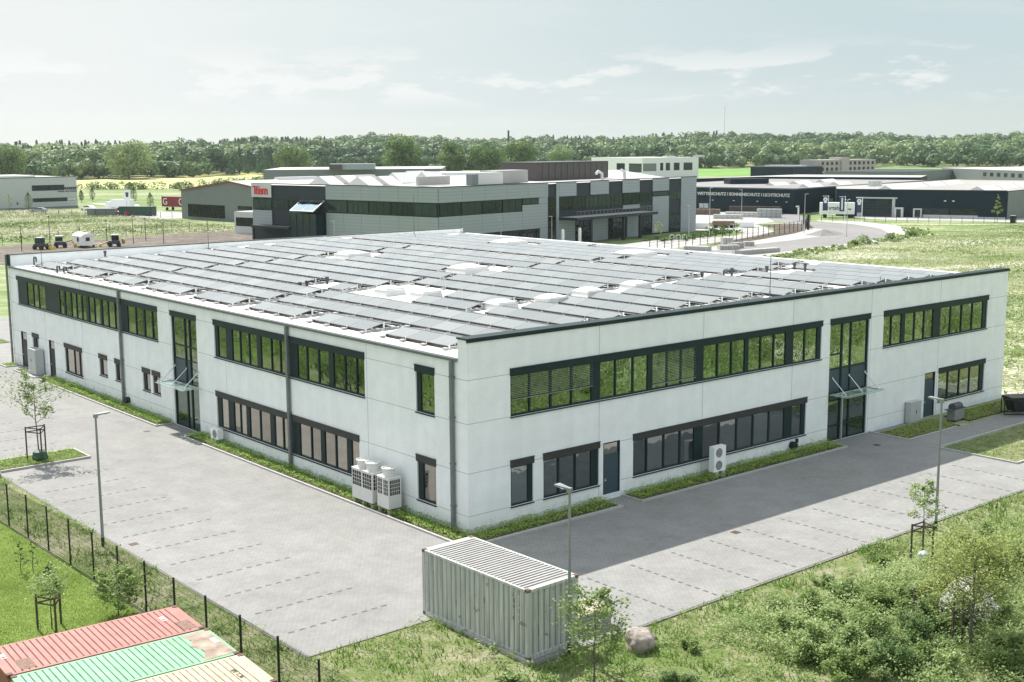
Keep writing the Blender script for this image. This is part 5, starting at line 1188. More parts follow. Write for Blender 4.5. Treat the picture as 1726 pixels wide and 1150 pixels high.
def farwin(F,par,a,b,c,d,n,mat='glass_far',frame='anthra',nz=1,n0=.0,name='window'):
    mb=MB(); F.box(mb,a,b,c,d,-.02,n0+.03); w=mb.build(name,frame,par)
    W_=(b-a)/n; g=MB()
    for i in range(n):
        for j in range(nz): hz_=(d-c)/nz; F.box(g,a+i*W_+.07,a+(i+1)*W_-.07,c+j*hz_+.08,c+(j+1)*hz_-.07,n0+.02,n0+.05)
    g.build('pane',mat,w); return w
for k in range(5): farwin(FV,it,.3+k*5.3,5.3+k*5.3,6.5,8.6,4 if k%2 else 3)
for a,b in ((28,32.5),(33,36.2),(36.8,41),(41.6,46.9)): farwin(FV,it,a,b,6.6,8.4,3)
for k in range(4): farwin(FI,it,.3+k*5.28,5.3+k*5.28,6.5,8.6,3)
farwin(FI,it,21.5,25.9,7.62,8.6,2)
for k in range(5): farwin(FI,it,32.1+k*4.0,36.0+k*4.0,6.2,8.55,3,nz=1)
farwin(FI,it,52.4,58,6.4,8.5,4); farwin(FI,it,58.2,62.6,6.8,8.5,3); farwin(FI,it,62.8,68.6,7.7,8.5,2); farwin(FI,it,68.8,73.2,6.8,8.5,3)
farwin(FI,it,28.8,31,1,8.7,1,nz=4)
for a,b in ((37.0,41.8),(47.8,52.4),(58.3,62.5),(68.9,73.1)): farwin(FI,it,a,b,.3,4.0,4,nz=4)
for k in range(3): farwin(FI,it,8.6+k*6,13.8+k*6,1.2,3.0,5)
mb=MB(); FI.box(mb,31.9,58.4,4.45,4.95,.1,4.2,0); FI.box(mb,31.95,58.3,4.955,4.97,.15,4.1,1); [FI.box(mb,u,u+.45,0,4.45,3.2,3.7,0) for u in (36.9,47.4,53.0)]
bal=mb.build('balcony',['clad_dark','slab'],it); mb=MB()
for k in range(23): FI.box(mb,32+k*1.19,32.05+k*1.19,4.97,6.05,4.05,4.1)
FI.box(mb,31.9,58.4,6.03,6.08,4.04,4.11); [FI.box(mb,58.3,58.36,z,z+.04,.2,4.1) for z in (5.4,6.03)]; mb.build('railing','galv',bal)
mb=MB(); FV.box(mb,34.4,44.8,3.3,3.75,.05,2.4); FV.box(mb,44.3,44.7,0,3.3,1.9,2.2); mb.build('porch_roof','clad_dark',it)
mb=MB(); FV.box(mb,41.4,47.05,8.75,HI+.05,.12,.2); sg=mb.build('sign_panel','sign_grey',it)
o=text_mesh('item',2.2,.05,'red','lettering',sg,.055,'CENTER'); o.parent=it
Rm=Matrix((( -FV.U.x,0,FV.N.x),(-FV.U.y,0,FV.N.y),(0,1,0)))
def put_text(o,F,u,z,n,flip):
    U=F.U*(-1 if flip else 1); m=Matrix(((U.x,0,F.N.x,0),(U.y,0,F.N.y,0),(0,1,0,0),(0,0,0,1))); p=Vector(F.p(u,z,n)); org=origin_of(o.parent); m.translation=p-org; o.matrix_local=m
o.parent=sg; put_text(o,FV,44.25,9.3,.25,True)
mb=MB(); FV.box(mb,44.6,46.7,10.55,10.75,.21,.3); mb.build('lettering_bar','red',sg)
# glazed entrance with slanted glass canopy
mb=MB(); FV.box(mb,27.3,34.3,0,6.3,0,1.9); eb=mb.build('glazed_porch','clad_navy',it)
mb=MB(); [FV.box(mb,27.5+k*1.7,29.0+k*1.7,.3+j*2,2.2+j*2,1.9,1.95) for k in range(4) for j in range(3)]; mb.build('pane','glass_far',eb)
M['blue_glass']=glassmat('sky_blue_glass',(.12,.33,.42),(.65,.8,.85),.35)
mb=MB(); p=FV.p; mb.hexa([p(27,6.55,2.9),p(33.2,6.55,2.9),p(33.2,8.35,.1),p(27,8.35,.1),p(27,6.75,3.0),p(33.2,6.75,3.0),p(33.2,8.55,.15),p(27,8.55,.15)]); cb=mb.build('glass_canopy','ribbed',it)
mb=MB(); 
for a,b in ((27.25,30.0),(30.2,32.95)): mb.quad(p(a,6.86,2.86),p(b,6.86,2.86),p(b,8.56,.3),p(a,8.56,.3))
mb.build('pane','blue_glass',cb)
# roof and roof equipment
mb=MB(); mb.prism([corner(.3,.3),corner(79,.3),corner(79,46.7),corner(.3,46.7)],HI-.24,HI-.2); mb.build('roof','roof_far',it)
def on_item(u0,u1,v0,v1,z0,z1,mt,name='roof_box'):
    mb=MB(); mb.prism([corner(u0,v0),corner(u1,v0),corner(u1,v1),corner(u0,v1)],z0,z1); return mb.build(name,mt,it)
def ridge_light(u0,u1,v0,v1,z,h,par=None,C_=None,mt='roof_white'):
    C_=C_ or corner; a,b,c,d=C_(u0,v0),C_(u1,v0),C_(u1,v1),C_(u0,v1); m0=((a[0]+d[0])/2,(a[1]+d[1])/2); m1=((b[0]+c[0])/2,(b[1]+c[1])/2); mb=MB()
    mb.add([(*a,z),(*b,z),(*c,z),(*d,z),(*m0,z+h),(*m1,z+h)],[(0,1,5,4),(2,3,4,5),(1,2,5),(3,0,4)]); return mb.build('rooflight',mt,par or it)
sb=on_item(43,67,14,23,HI-.1,14.5,'screen','louvre_screen')
mb=MB(); 
for k in range(13): FI.box(mb,43+k*2,43.08+k*2,HI,14.4,-14,-13.93)
FI.box(mb,42.9,67.1,14.45,14.6,-23.1,-13.9); mb.build('screen_post','darkgrey',sb)
for u,v in ((4,20),(9,20),(4,30),(10,31)): ridge_light(u,u+3.4,v,v+6,HI-.1,1.5)
for u,v in ((26,26),(30,34),(18,26)): ridge_light(u,u+5,v,v+5,HI-.1,1.9)
on_item(17,24,6.5,9,HI-.1,13.2,'roof_white'); on_item(14,15.6,5,6.4,HI-.1,13.0,'clad_grey'); on_item(24,33,8,12,HI-.1,13.4,'roof_far'); on_item(8,16,12,12.6,HI-.1,12.6,'roof_far','duct')
on_item(34,38,16,18,HI-.1,12.3,'roof_white')
mb=MB(); b_=corner(58,9); mb.tube([(b_[0],b_[1],HI-.2),(b_[0],b_[1],HI+1),(b_[0]-1.2,b_[1]-.2,HI+1.5),(b_[0]-2,b_[1]-.4,HI+1)],.28,8); b_=corner(66,9); mb.tube([(b_[0],b_[1],HI-.2),(b_[0],b_[1],HI+1.2),(b_[0]-1,b_[1],HI+1.6)],.3,8); mb.build('duct','alu',it)
# ============================================================ generic far halls
def hall(name,label,foot,h,wallm,roofm='roof_far',cat='building',par=None,cap=True):
    cx_=sum(p[0] for p in foot)/len(foot); cy_=sum(p[1] for p in foot)/len(foot)
    t_=thing(name,label,cat,(cx_,cy_,0)); mb=MB(); mb.prism(foot,-.1,h-.1); mb.build('wall',wallm,t_)
    g_=[(cx_+(x-cx_)*.996,cy_+(y-cy_)*.996) for x,y in foot]; mb=MB(); mb.prism(g_,h-.099,h-.02); mb.build('roof',roofm,t_); return t_
def rect(O,ang,L,D,side=1):
    a=R(ang); U=Vector((math.cos(a),math.sin(a))); V=Vector((-U.y,U.x))*side; O=Vector(O); return [tuple(O),tuple(O+U*L),tuple(O+U*L+V*D),tuple(O+V*D)]
# gable hall
GO=Fac((105.9,254.4),-83.56,-1); gh=thing('gable_hall','grey gabled warehouse with red eaves and a tall window band behind the meadow','building',(115,250,0))
def gp(u,d,z): p=GO.O+GO.U*u-GO.N*d; return (p.x,p.y,z)
mb=MB(); D=150; prof=[(0,7.3),(22,9.75),(44,7.3)]
mb.add([gp(0,0,0),gp(44,0,0),gp(44,0,7.3),gp(22,0,9.75),gp(0,0,7.3),gp(0,D,0),gp(44,D,0),gp(44,D,7.3),gp(22,D,9.75),gp(0,D,7.3)],[(0,1,2,3,4),(5,9,8,7,6),(0,4,9,5),(1,6,7,2)]); mb.build('wall','clad_grey',gh)
mb=MB(); mb.quad(gp(-.3,-.4,7.3),gp(22,-.4,9.85),gp(22,D,9.85),gp(-.3,D,7.3)); mb.quad(gp(22,-.4,9.85),gp(44.3,-.4,7.3),gp(44.3,D,7.3),gp(22,D,9.85)); mb.build('roof','roof_far',gh)
mb=MB(); mb.hexa([gp(-.3,-.45,7.0),gp(22,-.45,9.55),gp(22,-.3,9.55),gp(-.3,-.3,7.0),gp(-.3,-.45,7.3),gp(22,-.45,9.85),gp(22,-.3,9.85),gp(-.3,-.3,7.3)]); mb.hexa([gp(22,-.45,9.55),gp(44.3,-.45,7.0),gp(44.3,-.3,7.0),gp(22,-.3,9.55),gp(22,-.45,9.85),gp(44.3,-.45,7.3),gp(44.3,-.3,7.3),gp(22,-.3,9.85)]); mb.build('verge_trim',pbr('dark_red_trim',(.25,.05,.04),.6),gh)
farwin(GO,gh,3,19.5,.6,3.8,11); farwin(GO,gh,25,31,3.0,3.9,5)
ridge_light(0,1,0,1,0,0,par=gh,C_=lambda u,v:(gp(16+u*12,10+v*120,0)[0],gp(16+u*12,10+v*120,0)[1])) if False else None
for k in range(7): mb=MB(); mb.hexa([gp(20.4,14+k*19,9.7),gp(23.6,14+k*19,9.7),gp(23.6,26+k*19,9.7),gp(20.4,26+k*19,9.7),gp(21,14+k*19,10.4),gp(23,14+k*19,10.4),gp(23,26+k*19,10.4),gp(21,26+k*19,10.4)]); mb.build('rooflight','roof_white',gh)
hb=hall('low_annex','low white annex with a dark window band beside the grey panelled building',rect((89,193.5),-75,14,30,1),4.6,'sign_grey'); FX=Fac((89,193.5),-75,-1); farwin(FX,hb,.5,13,1.6,3.4,6)
h2=hall('warehouse','long pale flat roofed warehouse behind the gabled one',[(205,392),(262,352),(300,400),(240,440)],9.2,'clad_grey')
mb=MB(); mb.prism([(224,374),(238,364),(244,372),(230,382)],9.1,11.3); mb.build('roof_cabin','ribbed',h2); mb=MB(); mb.prism([(223.5,373.5),(227.5,370.5),(228,371.2),(224,374.2)],9.2,11.1); mb.build('louvre','screen',h2)
h3=hall('warehouse','flat bright roofed hall between the gabled hall and the tall oaks',[(222,300),(262,262),(300,300),(250,350)],8.3,'clad_grey','roof_white')
# sign-maker building at left
sk=hall('exhibition_building','pale grey flat hall with dark lettering at the far left','x' and rect((109.7,334.8),-175.9,62,34,-1),9.3,'ribbed_pale' if 'ribbed_pale' in M else 'cab'); FS=Fac((109.7,334.8),-175.9,1)
farwin(FS,sk,4,14,5.35,7.0,4); farwin(FS,sk,3.3,14,2.0,3.15,7); farwin(FS,sk,.4,3.2,2.2,3.1,1,mat='sign_grey')
o=text_mesh('STEIN WARKER',1.06,.05,'black','lettering',sk,.04,'RIGHT'); put_text(o,FS,.1,5.5,.1,True)
o=text_mesh('INTERIOR  ALARM  SICHERHEIT',.42,.04,'black','lettering',sk,.01,'RIGHT'); put_text(o,FS,.1,4.85,.1,True)
mb=MB(); pp=FS.p; mb.add([pp(19,1.5,.05),pp(18.2,1.5,.05),pp(18.6,2.4,.05)],[(0,1,2)]); mb.build('wall_mark','darkgrey',sk)
mb=MB(); FS.box(mb,-.1,62,0,.5,-.01,.06); FS.box(mb,-.1,62.1,9.2,9.5,-.3,.1); mb.build('plinth','clad_grey',sk)
mb=MB(); FS.box(mb,11,40,9.3,9.9,-20,-4); mb.build('roof_step','roof_white',sk)
# dark halls at right
d1=hall('dark_warehouse','dark navy warehouse with pale slogan lettering across its wall','x' and [(227.8,155.4),(219,206),(300,222),(318,171)],6.5,'clad_navy','roof_grey'); F1=Fac((227.8,155.4),99.9,1); F1b=Fac((227.8,155.4),9.9,-1)
o=text_mesh('WETTERSCHUTZ I SONNENSCHUTZ I LICHTSCHUTZ',1.0,.05,'sign_grey','lettering',d1,.03,'LEFT'); 
_w=max(v.co.x for v in o.data.vertices); o.data.transform(Matrix.Diagonal((27.7/_w,1.1,1,1))); put_text(o,F1,29.0,4.42,.1,True)
mb=MB(); F1.box(mb,0,52,6.3,6.6,-.2,.12); F1b.box(mb,-.1,90,6.3,6.6,-.2,.12); mb.build('parapet_cap','clad_grey',d1)
mb=MB(); [F1.box(mb,u,u+.35,3.0,3.15,0,.35) for u in (24,10.5,17.5,2,5)]; mb.build('wall_lamp','white',d1)
farwin(F1,d1,25.5,28.5,0.8,2.2,2,mat='cab'); farwin(F1b,d1,14.5,16.5,.2,2.6,1); farwin(F1b,d1,18,22,.3,3.4,2,mat='cab',nz=3)
mb=MB(); mb.prism([(247,193),(257,187),(260,192),(250,198)],6.4,8.0); mb.build('roof_unit','clad_navy',d1)
for (x,y) in ((246,176),(262,180),(280,184),(240,160),(262,166)): ridge_light(0,9,0,3.5,6.4,.9,par=d1,C_=lambda u,v,x=x,y=y:(x+u*.985-v*.17,y+u*.17+v*.985))
d1c=hall('dark_warehouse','second dark hall with a wide white roof right behind the slogan wall',[(262,226),(330,232),(345,190),(322,178),(300,224)],7.2,'clad_navy','roof_far')
d2=hall('dark_showroom','dark angled showroom with a tall gridded gate at the turning circle','x' and [(229.0,143.56),(244.6,106.9),(330,121),(322,166),(246,156)],6.65,'clad_navy','roof_far2'); F2=Fac((229.0,143.56),-67.0,-1)
mb=MB(); F2.box(mb,-.1,39.9,6.5,6.75,-.3,.12); mb.build('parapet_cap','clad_dark',d2)
mb=MB(); F2.box(mb,5.3,6.6,0,4.7,0,.4); F2.box(mb,13.7,14.4,0,4.7,0,.4); F2.box(mb,5.0,14.9,4.45,4.8,0,.6); mb.build('gate_frame','cab',d2)
farwin(F2,d2,6.7,13.6,.1,4.4,6,nz=6,name='gate'); mb=MB(); F2.box(mb,14.45,16.5,0,2.4,0,1.3); pc=mb.build('door_porch','sign_grey',d2); mb=MB(); F2.box(mb,14.9,16,0,2.0,1.3,1.34); mb.build('door','clad_dark',pc)
mb=MB(); F2.box(mb,18.8,20.8,0,2.2,0,.8); pc=mb.build('door_porch','sign_grey',d2); mb=MB(); F2.box(mb,19.2,20.5,.1,1.9,.8,.84); mb.build('door','glass_far',pc)
farwin(F2,d2,21,27,.75,2.3,3); farwin(F2,d2,27.3,33.5,.75,2.3,3); mb=MB(); F2.box(mb,21,33.6,0,.72,.0,.1); F2.box(mb,33.6,39.8,0,.4,.0,.1); mb.build('plinth','sign_grey',d2); mb=MB(); [F2.box(mb,u,u+.5,4.0,4.2,0,.4) for u in (2,25.8,27.7)]; mb.build('wall_lamp','white',d2)
for (x,y) in ((236,132),(250,136),(264,139),(278,142),(244,112),(258,115),(272,118)): ridge_light(0,13,0,4,6.6,1.0,par=d2,C_=lambda u,v,x=x,y=y:(x+u*.98-v*.2,y+u*.2+v*.98))
mb=MB(); q2=[(245.2,106.6),(330,120.6)]; mb.hexa([(245.0,106.7,0),(330,120.7,0),(330,120.9,0),(245,106.9,0),(245,106.7,6.4),(330,120.7,6.4),(330,120.9,6.4),(245,106.9,6.4)]); mb.build('side_cladding','clad_grey',d2)
mb=MB(); [mb.prism([(252+k*1.9,149.0),(253+k*1.9,149.0),(253+k*1.9,150),(252+k*1.9,150)],6.5,8.1) for k in range(3)]; mb.build('chimney_stack','sign_grey',d2)
# white vans / trailer
def box_vehicle(name,label,cat,x,y,ang,L,Wd,z0,z1,mat,text=None,cab=None,group=None,wheels=3):
    t_=thing(name,label,cat,(x,y,0),R(ang),group); mb=MB(); mb.box(0,0,z0,L,Wd,z1); mb.build('body',mat,t_,world=False)
    for k in range(wheels):
        for yy in (.05,Wd-.3):
            xx=L*.72+k*1.1 if k else L*.15
            mb=MB(); mb.cyl((min(xx,L-.5),yy,.48),(min(xx,L-.5),yy+.25,.48),.48,n=12); mb.build('wheel','rubber',t_,world=False)
    if cab: mb=MB(); mb.box(-1.9,.05,.6,-.1,Wd-.05,2.6); c=mb.build('cab',cab,t_,world=False); mb=MB(); mb.box(-1.93,.15,1.6,-1.0,Wd-.15,2.3); mb.build('windscreen','glass_far',c,world=False)
    return t_
tr=box_vehicle('box_trailer','white box trailer with dark letters parked by the dark showroom gate','trailer',219.2,141.2,-52,8.2,2.5,.9,3.7,'white'); 
for s_,x_,sz in (('Ahrtab',.9,1.3),('Hiab',6.6,.45)): o=text_mesh(s_,sz,.02,'darkgrey','lettering',tr,.02); o.rotation_euler=(R(90),0,0); o.location=(x_,-.04,2.0)
rt=box_vehicle('truck_trailer','dark red curtain sided trailer with two large white G letters','trailer',119.0,299.6,-72,13,2.5,1.1,3.9,'darkred' if 'darkred' in M else 'red') if False else None
M['darkred']=pbr('dark_red_tarpaulin',(.20,.018,.025),.5,var=.08,scale=1)
rt=box_vehicle('truck_trailer','dark red curtain sided trailer with two large white G letters','trailer',120.0,297.4,-73,13.2,2.5,1.1,4.0,'darkred')
for x_,sz in ((.5,2.7),(7.0,2.7)): o=text_mesh('G',sz,.03,'white','lettering',rt,-.02); o.rotation_euler=(R(90),0,0); o.location=(x_,-.05,1.7)
gt=box_vehicle('covered_skip','dark green covered roll-off container in the yard','container',100.0,272.6,-58,4.6,2.4,.15,2.5,'dgreen' if 'dgreen' in M else 'leaf_dark') if False else None
M['dgreen']=pbr('dark_green_tarpaulin',(.02,.065,.04),.6,var=.1,scale=1)
box_vehicle('covered_skip','dark green covered container standing in the far yard','container',98.9,277.6,-52,9.6,2.5,.2,2.5,'dgreen')
box_vehicle('storage_container','low grey storage container in the far yard','container',92.8,284.2,-41,7.5,2.4,.05,1.9,'clad_grey',wheels=0)
def car(label,x,y,ang,paint,pickup=False):
    t_=thing('parked_car',label,'car',(x,y,0),R(ang)); L,Wd=4.4,1.78; mb=MB()
    prof=[(0,.35),(0,.75),(.15,.92),(1.1,1.0),(1.9,1.42),(3.3,1.46),(4.1,1.05),(4.4,.95),(4.4,.35)] if not pickup else [(0,.35),(0,.8),(.2,1.0),(1.1,1.05),(1.6,1.5),(2.6,1.5),(2.7,1.05),(4.5,1.05),(4.5,.35)]
    n=len(prof); vs=[(a,0,b) for a,b in prof]+[(a,Wd,b) for a,b in prof]; mb.add(vs,[tuple(range(n)),tuple(range(2*n-1,n-1,-1))]+[(i,i+n,(i+1)%n+n,(i+1)%n) for i in range(n)]); mb.build('body',paint,t_,world=False)
    mb=MB(); mb.add([(1.25,-.01,1.02),(1.95,-.01,1.38),(3.2,-.01,1.41),(3.8,-.01,1.08)] if not pickup else [(1.25,-.01,1.05),(1.65,-.01,1.45),(2.5,-.01,1.45),(2.6,-.01,1.05)],[(0,1,2,3)]); mb.quad((1.15,.15,1.03),(1.9,.15,1.43),(1.9,Wd-.15,1.43),(1.15,Wd-.15,1.03)); mb.build('window','glass_far',t_,world=False)
    for xx in (.85,3.5):
        for yy in (-.02,Wd-.2): mb=MB(); mb.cyl((xx,yy,.33),(xx,yy+.22,.33),.33,n=12); w_=mb.build('wheel','rubber',t_,world=False); mb=MB(); mb.cyl((xx,yy-.005,.33),(xx,yy+.0,.33),.2,n=10); mb.build('rim','alu',w_,world=False)
car('dark silver car driving on the lane before the pale hall',86.9,311.0,-40,'zinc'); car('white car parked beyond the grey storage container',102.4,314.5,-62,'white'); car('bright red pickup standing before the dark green container',99.2,279.6,-78,'red',True)
for i,(x,y) in enumerate(((227,180),(223.5,176),(231,186))): pass
# cabin on the building site and machines
t_=thing('site_cabin','white site cabin with rounded roof on the bare soil behind the building','cabin',(50.4,177.8,.3))
mb=MB(); FCb=Fac((50.4,177.8),-10,-1); FCs=Fac((50.4,177.8),97,1)
mb.prism([(50.4,177.8),(53.1,178.6),(53.3,183.3),(50.6,182.6)],.45,2.1); mb.build('body','white',t_)
mb=MB(); a,b,c,d=Vector((50.3,177.7,0)),Vector((53.2,178.5,0)),Vector((53.4,183.4,0)),Vector((50.5,182.7,0))
n=6
for i in range(n):
    f0,f1=i/n,(i+1)/n; z0,z1=2.1+.55*math.sin(math.pi*f0)**.7,2.1+.55*math.sin(math.pi*f1)**.7 if 0<f1<1 else 2.1; z0=2.1 if i==0 else z0
    p0,p1,p2,p3=a.lerp(b,f0),a.lerp(b,f1),d.lerp(c,f1),d.lerp(c,f0); mb.quad((p0.x,p0.y,z0),(p1.x,p1.y,z1),(p2.x,p2.y,z1),(p3.x,p3.y,z0)); mb.quad((p0.x,p0.y,2.05),(p1.x,p1.y,2.05),(p1.x,p1.y,z1),(p0.x,p0.y,z0))
mb.build('roof','white',t_)
mb=MB(); mb.hexa([(51.3,178.0,1.2),(52.1,178.25,1.2),(52.1,178.3,1.2),(51.3,178.05,1.2),(51.3,178.0,1.85),(52.1,178.25,1.85),(52.1,178.3,1.85),(51.3,178.05,1.85)]); mb.build('window','glass_far',t_); mb=MB(); mb.box(50.36,179.3,1.1,50.45,179.9,1.85); mb.build('window','glass_far',t_)
mb=MB(); [mb.cyl((x,y,.3),(x+.2,y,.3),.3,n=10) for x,y in ((50.5,178.6),(50.6,181.6),(53,179.2))]; mb.build('wheel','rubber',t_)
def digger(label,x,y,ang,paint,boom=1):
    t_=thing('site_loader',label,'machine',(x,y,0),R(ang)); mb=MB(); mb.box(-.9,-.7,.5,1.1,.7,1.1); mb.build('chassis','darkgrey',t_,world=False)
    c=MB(); c.box(-.7,-.55,1.1,.5,.55,2.1); cb=c.build('cab',paint,t_,world=False); c=MB(); c.box(-.74,-.59,1.25,.54,.59,1.95); c.build('window','glass_far',cb,world=False); c=MB(); c.box(-.8,-.65,2.1,.6,.65,2.2); c.build('cab_roof','sign_grey',cb,world=False)
    for xx in (-.65,.85):
        for yy in (-.9,.65): mb=MB(); mb.cyl((xx,yy,.42),(xx,yy+.25,.42),.42,n=12); mb.build('wheel','rubber',t_,world=False)
    mb=MB(); mb.cyl((1.0,0,1.0),(2.0,0,1.3 if boom else .6),.12,n=6); mb.cyl((2.0,0,1.3 if boom else .6),(2.6,0,.4),.1,n=6); mb.hexa([(2.4,-.7,0),(3,-.7,0),(3,.7,0),(2.4,.7,0),(2.3,-.7,.6),(2.6,-.7,.6),(2.6,.7,.6),(2.3,.7,.6)]); mb.build('boom','ylw' if 'ylw' in M else 'wood',t_,world=False)
M['ylw']=pbr('machine_yellow',(.42,.32,.06),.5)
digger('small dark loader left of the pale machine on the bare soil',43.8,180.0,-60,'darkgrey'); digger('pale cabbed loader between dark loader and white cabin',47.9,181.8,-20,'sign_grey'); digger('dark loader with raised arm right of the white cabin',56.3,177.2,160,'darkgrey',0)
mb=MB(); mb.cyl((57.8,177.2,.9),(58.1,177.2,.9),.5,n=14); tag(mb.build('concrete_mixer','ylw'),'yellow drum of a mixer beside the right hand loader','mixer')
# far street furniture
G1='thin lamp posts of the building site'
for i,(x,y,h,d,lab) in enumerate([(47.3,185,5.6,(-1,0),'tall thin lamp post between dark and pale loaders'),(53.3,186.1,3.3,(-1,0),'short lamp post right in front of the white cabin'),(57,182.5,4.6,(-1,0),'dark lamp post just right of the white cabin'),(61.3,180.6,5.1,(1,0),'lamp post right of the yellow mixer drum'),(66.7,187.3,4.3,(-1,0),'lamp post with a young tree tied beside it on the bare soil'),(66.2,178.1,3.9,(-1,0),'lamp post on the bare soil nearest the grey panelled building'),(39.9,178.3,4.4,(-1,0),'dark lamp post at the far left above the parapet')]):
    lamp_post(x,y,lab,h,d,G1,False,.07,'black',.5)
G2='lamp posts along the curved street'
for (x,y,h,d,lab) in [(144.4,116.5,6.4,(-1,0),'lamp post before the right end of the grey panelled building'),(149.4,115.7,9.6,(1,0),'tall lamp post at the bike racks, crossing the dark hall'),(196.1,146.5,7.3,(-1,.5),'lamp post at the timber stacks'),(172.3,110.6,7.9,(.4,-1),'lamp post at the bend of the pavement'),(169.6,98.6,7.2,(1,0),'lamp post in the middle of the turning circle view'),(126,90.2,4.8,(-1,0),'lamp post between the grey block stacks'),(99.5,118.4,5.5,(-1,.2),'lamp post at the left part of the grey panelled front'),(112,119.5,5.5,(-1,.2),'lamp post at the middle of the grey panelled front'),(88,160,6.5,(-1,0),'lamp post before the glazed porch of the grey panelled building'),(77,135,5.5,(-1,0),'lamp post at the ribbed left wall of the grey panelled building')]:
    lamp_post(x,y,lab,h,d,G2,False,.075,'cab',.7)
def flag(x,y,label,kindf):
    t_=thing('flag_pole',label,'flag',(x,y,0),R(-52),'advertising flags by the turning circle'); mb=MB(); mb.cyl((0,0,0),(0,0,5.7),.06,n=8); mb.cyl((0,0,5.55),(-1.4,0,5.55),.04,n=6); mb.build('pole','white',t_,world=False)
    mb=MB(); mb.box(-1.3,-.012,2.1,-.15,.012,5.45); b=mb.build('banner','flagc',t_,world=False)
    mb=MB()
    if kindf=='badge':
        mb.cyl((-.72,-.016,4.75),(-.72,-.03,4.75),.5,n=20); mb.hexa([(-1.02,-.03,3.9),(-.42,-.03,3.9),(-.42,-.016,3.9),(-1.02,-.016,3.9),(-1.1,-.03,4.6),(-.34,-.03,4.6),(-.34,-.016,4.6),(-1.1,-.016,4.6)]); e=mb.build('emblem','white',b,world=False); mb=MB(); mb.hexa([(-.95,-.04,4.72),(-.5,-.04,4.72),(-.5,-.031,4.72),(-.95,-.031,4.72),(-.85,-.04,4.95),(-.6,-.04,4.95),(-.6,-.031,4.95),(-.85,-.031,4.95)]); mb.build('emblem_mark','flagc',e,world=False)
    else:
        for k in range(8): mb.box(-.9,-.03,2.5+k*.35,-.55,-.016,2.78+k*.35)
        mb.build('emblem','white',b,world=False)
M['flagc']=pbr('navy_flag_cloth',(.03,.04,.10),.7)
flag(215.2,135.9,'navy flag with white round badge, leftmost of three','badge'); flag(214.7,130.8,'navy flag with white vertical lettering, middle of three','text'); flag(212.8,124.8,'navy flag with white round badge beside the gridded gate','badge')
t_=thing('sign_banner','white banner sign with a dark shield on a pole in the far yard','sign',(107.9,293.6,0)); mb=MB(); mb.cyl((107.9,293.6,0),(107.9,293.6,6.5),.07,n=8); mb.build('pole','cab',t_); mb=MB(); mb.hexa([(107.3,293.9,3.2),(108.7,292.7,3.2),(108.75,292.75,3.2),(107.35,293.95,3.2),(107.3,293.9,6.3),(108.7,292.7,6.3),(108.75,292.75,6.3),(107.35,293.95,6.3)]); b=mb.build('banner','white',t_); mb=MB(); mb.hexa([(107.75,293.45,4.3),(108.2,293.06,4.3),(108.2,293.1,4.3),(107.75,293.5,4.3),(107.65,293.53,5.6),(108.3,292.97,5.6),(108.3,293.0,5.6),(107.65,293.6,5.6)]); mb.build('emblem','darkgrey',b)
t_=thing('entrance_totem','white angular sign post before the dark navy warehouse','sign',(224.7,151.7,0)); mb=MB(); mb.box(224.4,151.5,0,224.7,151.8,2.3); mb.box(223.6,151.5,2.1,224.7,151.8,2.4); mb.build('frame','white',t_)
for x,y,h,lab in [(95.0,120.2,1.9,'x')]: pass
for (u,lab) in ((26.6,'white rounded ventilation post left of the dark glass column'),(31.6,'white rounded ventilation post right of the dark glass column')):
    p=FI.O+FI.U*u+FI.N*5; mb=MB(); mb.cyl((p.x,p.y,0),(p.x,p.y,3.0),.3,n=14); mb.cyl((p.x,p.y,3.0),(p.x,p.y,3.25),.3,.15,n=14); tag(mb.build('vent_post','white'),lab,'post')
# fences
fence('yard_fence','black fence of tall posts along the bare soil behind the building',[(38,193.5),(61,199),(80,204.5),(98,208)],4.2,2.1,'post',vstep=0,hstep=.5,wire=.012)
fence('yard_fence','black fence round the curved planting before the dark navy warehouse',[(118,101.5),(133,105.3),(147,107),(159,110.3),(172,114),(181.3,117),(190,123),(196,128.5)],2.5,2.1,'post',vstep=0,hstep=.5,wire=.012,pw=.09)
fence('yard_fence','low black fence along the pavement before the flags and the trailer',[(203,135),(213.6,127.4),(217.2,113),(224.5,103.7),(237,95)],2.6,1.5,'post',vstep=0,hstep=.5,wire=.012,pw=.07)
fence('yard_fence','black fence at the far yard with cars and containers',[(84,300),(93,286),(100,268),(103.5,255)],4,1.6,'post',vstep=0,hstep=.5,wire=.015,pw=.09)
t_=thing('yard_gate','dark sliding gate at the bend of the pavement','gate',(181.5,116.5,0)); mb=MB(); mb.box(181.2,116.2,0,181.6,116.6,3.2); mb.build('gate_post','black',t_); mb=MB(); mb.box(196.2,128.6,0,196.5,128.9,2.2); mb.build('gate_post','black',t_); mb=MB(); [mb.cyl((181.5+15*k/10,116.6+12.2*k/10,.1),(181.5+15*k/10,116.6+12.2*k/10,1.7),.03,n=5) for k in range(10)]; mb.cyl((181.5,116.6,1.7),(196.3,128.7,1.7),.04,n=6); mb.build('gate_leaf','galv',t_)
# bike racks
mb=MB()
for k in range(3):
    x,y=138.7+k*.9,116.1-k*.75; mb.tube([(x,y,0),(x,y,1.0),(x+.35,y-.3,1.15),(x+.6,y-.5,1.0),(x+.6,y-.5,0)],.05,6)
tag(mb.build('bike_rack','white'),'white hoop bicycle rack before the grey panelled building','bike rack')
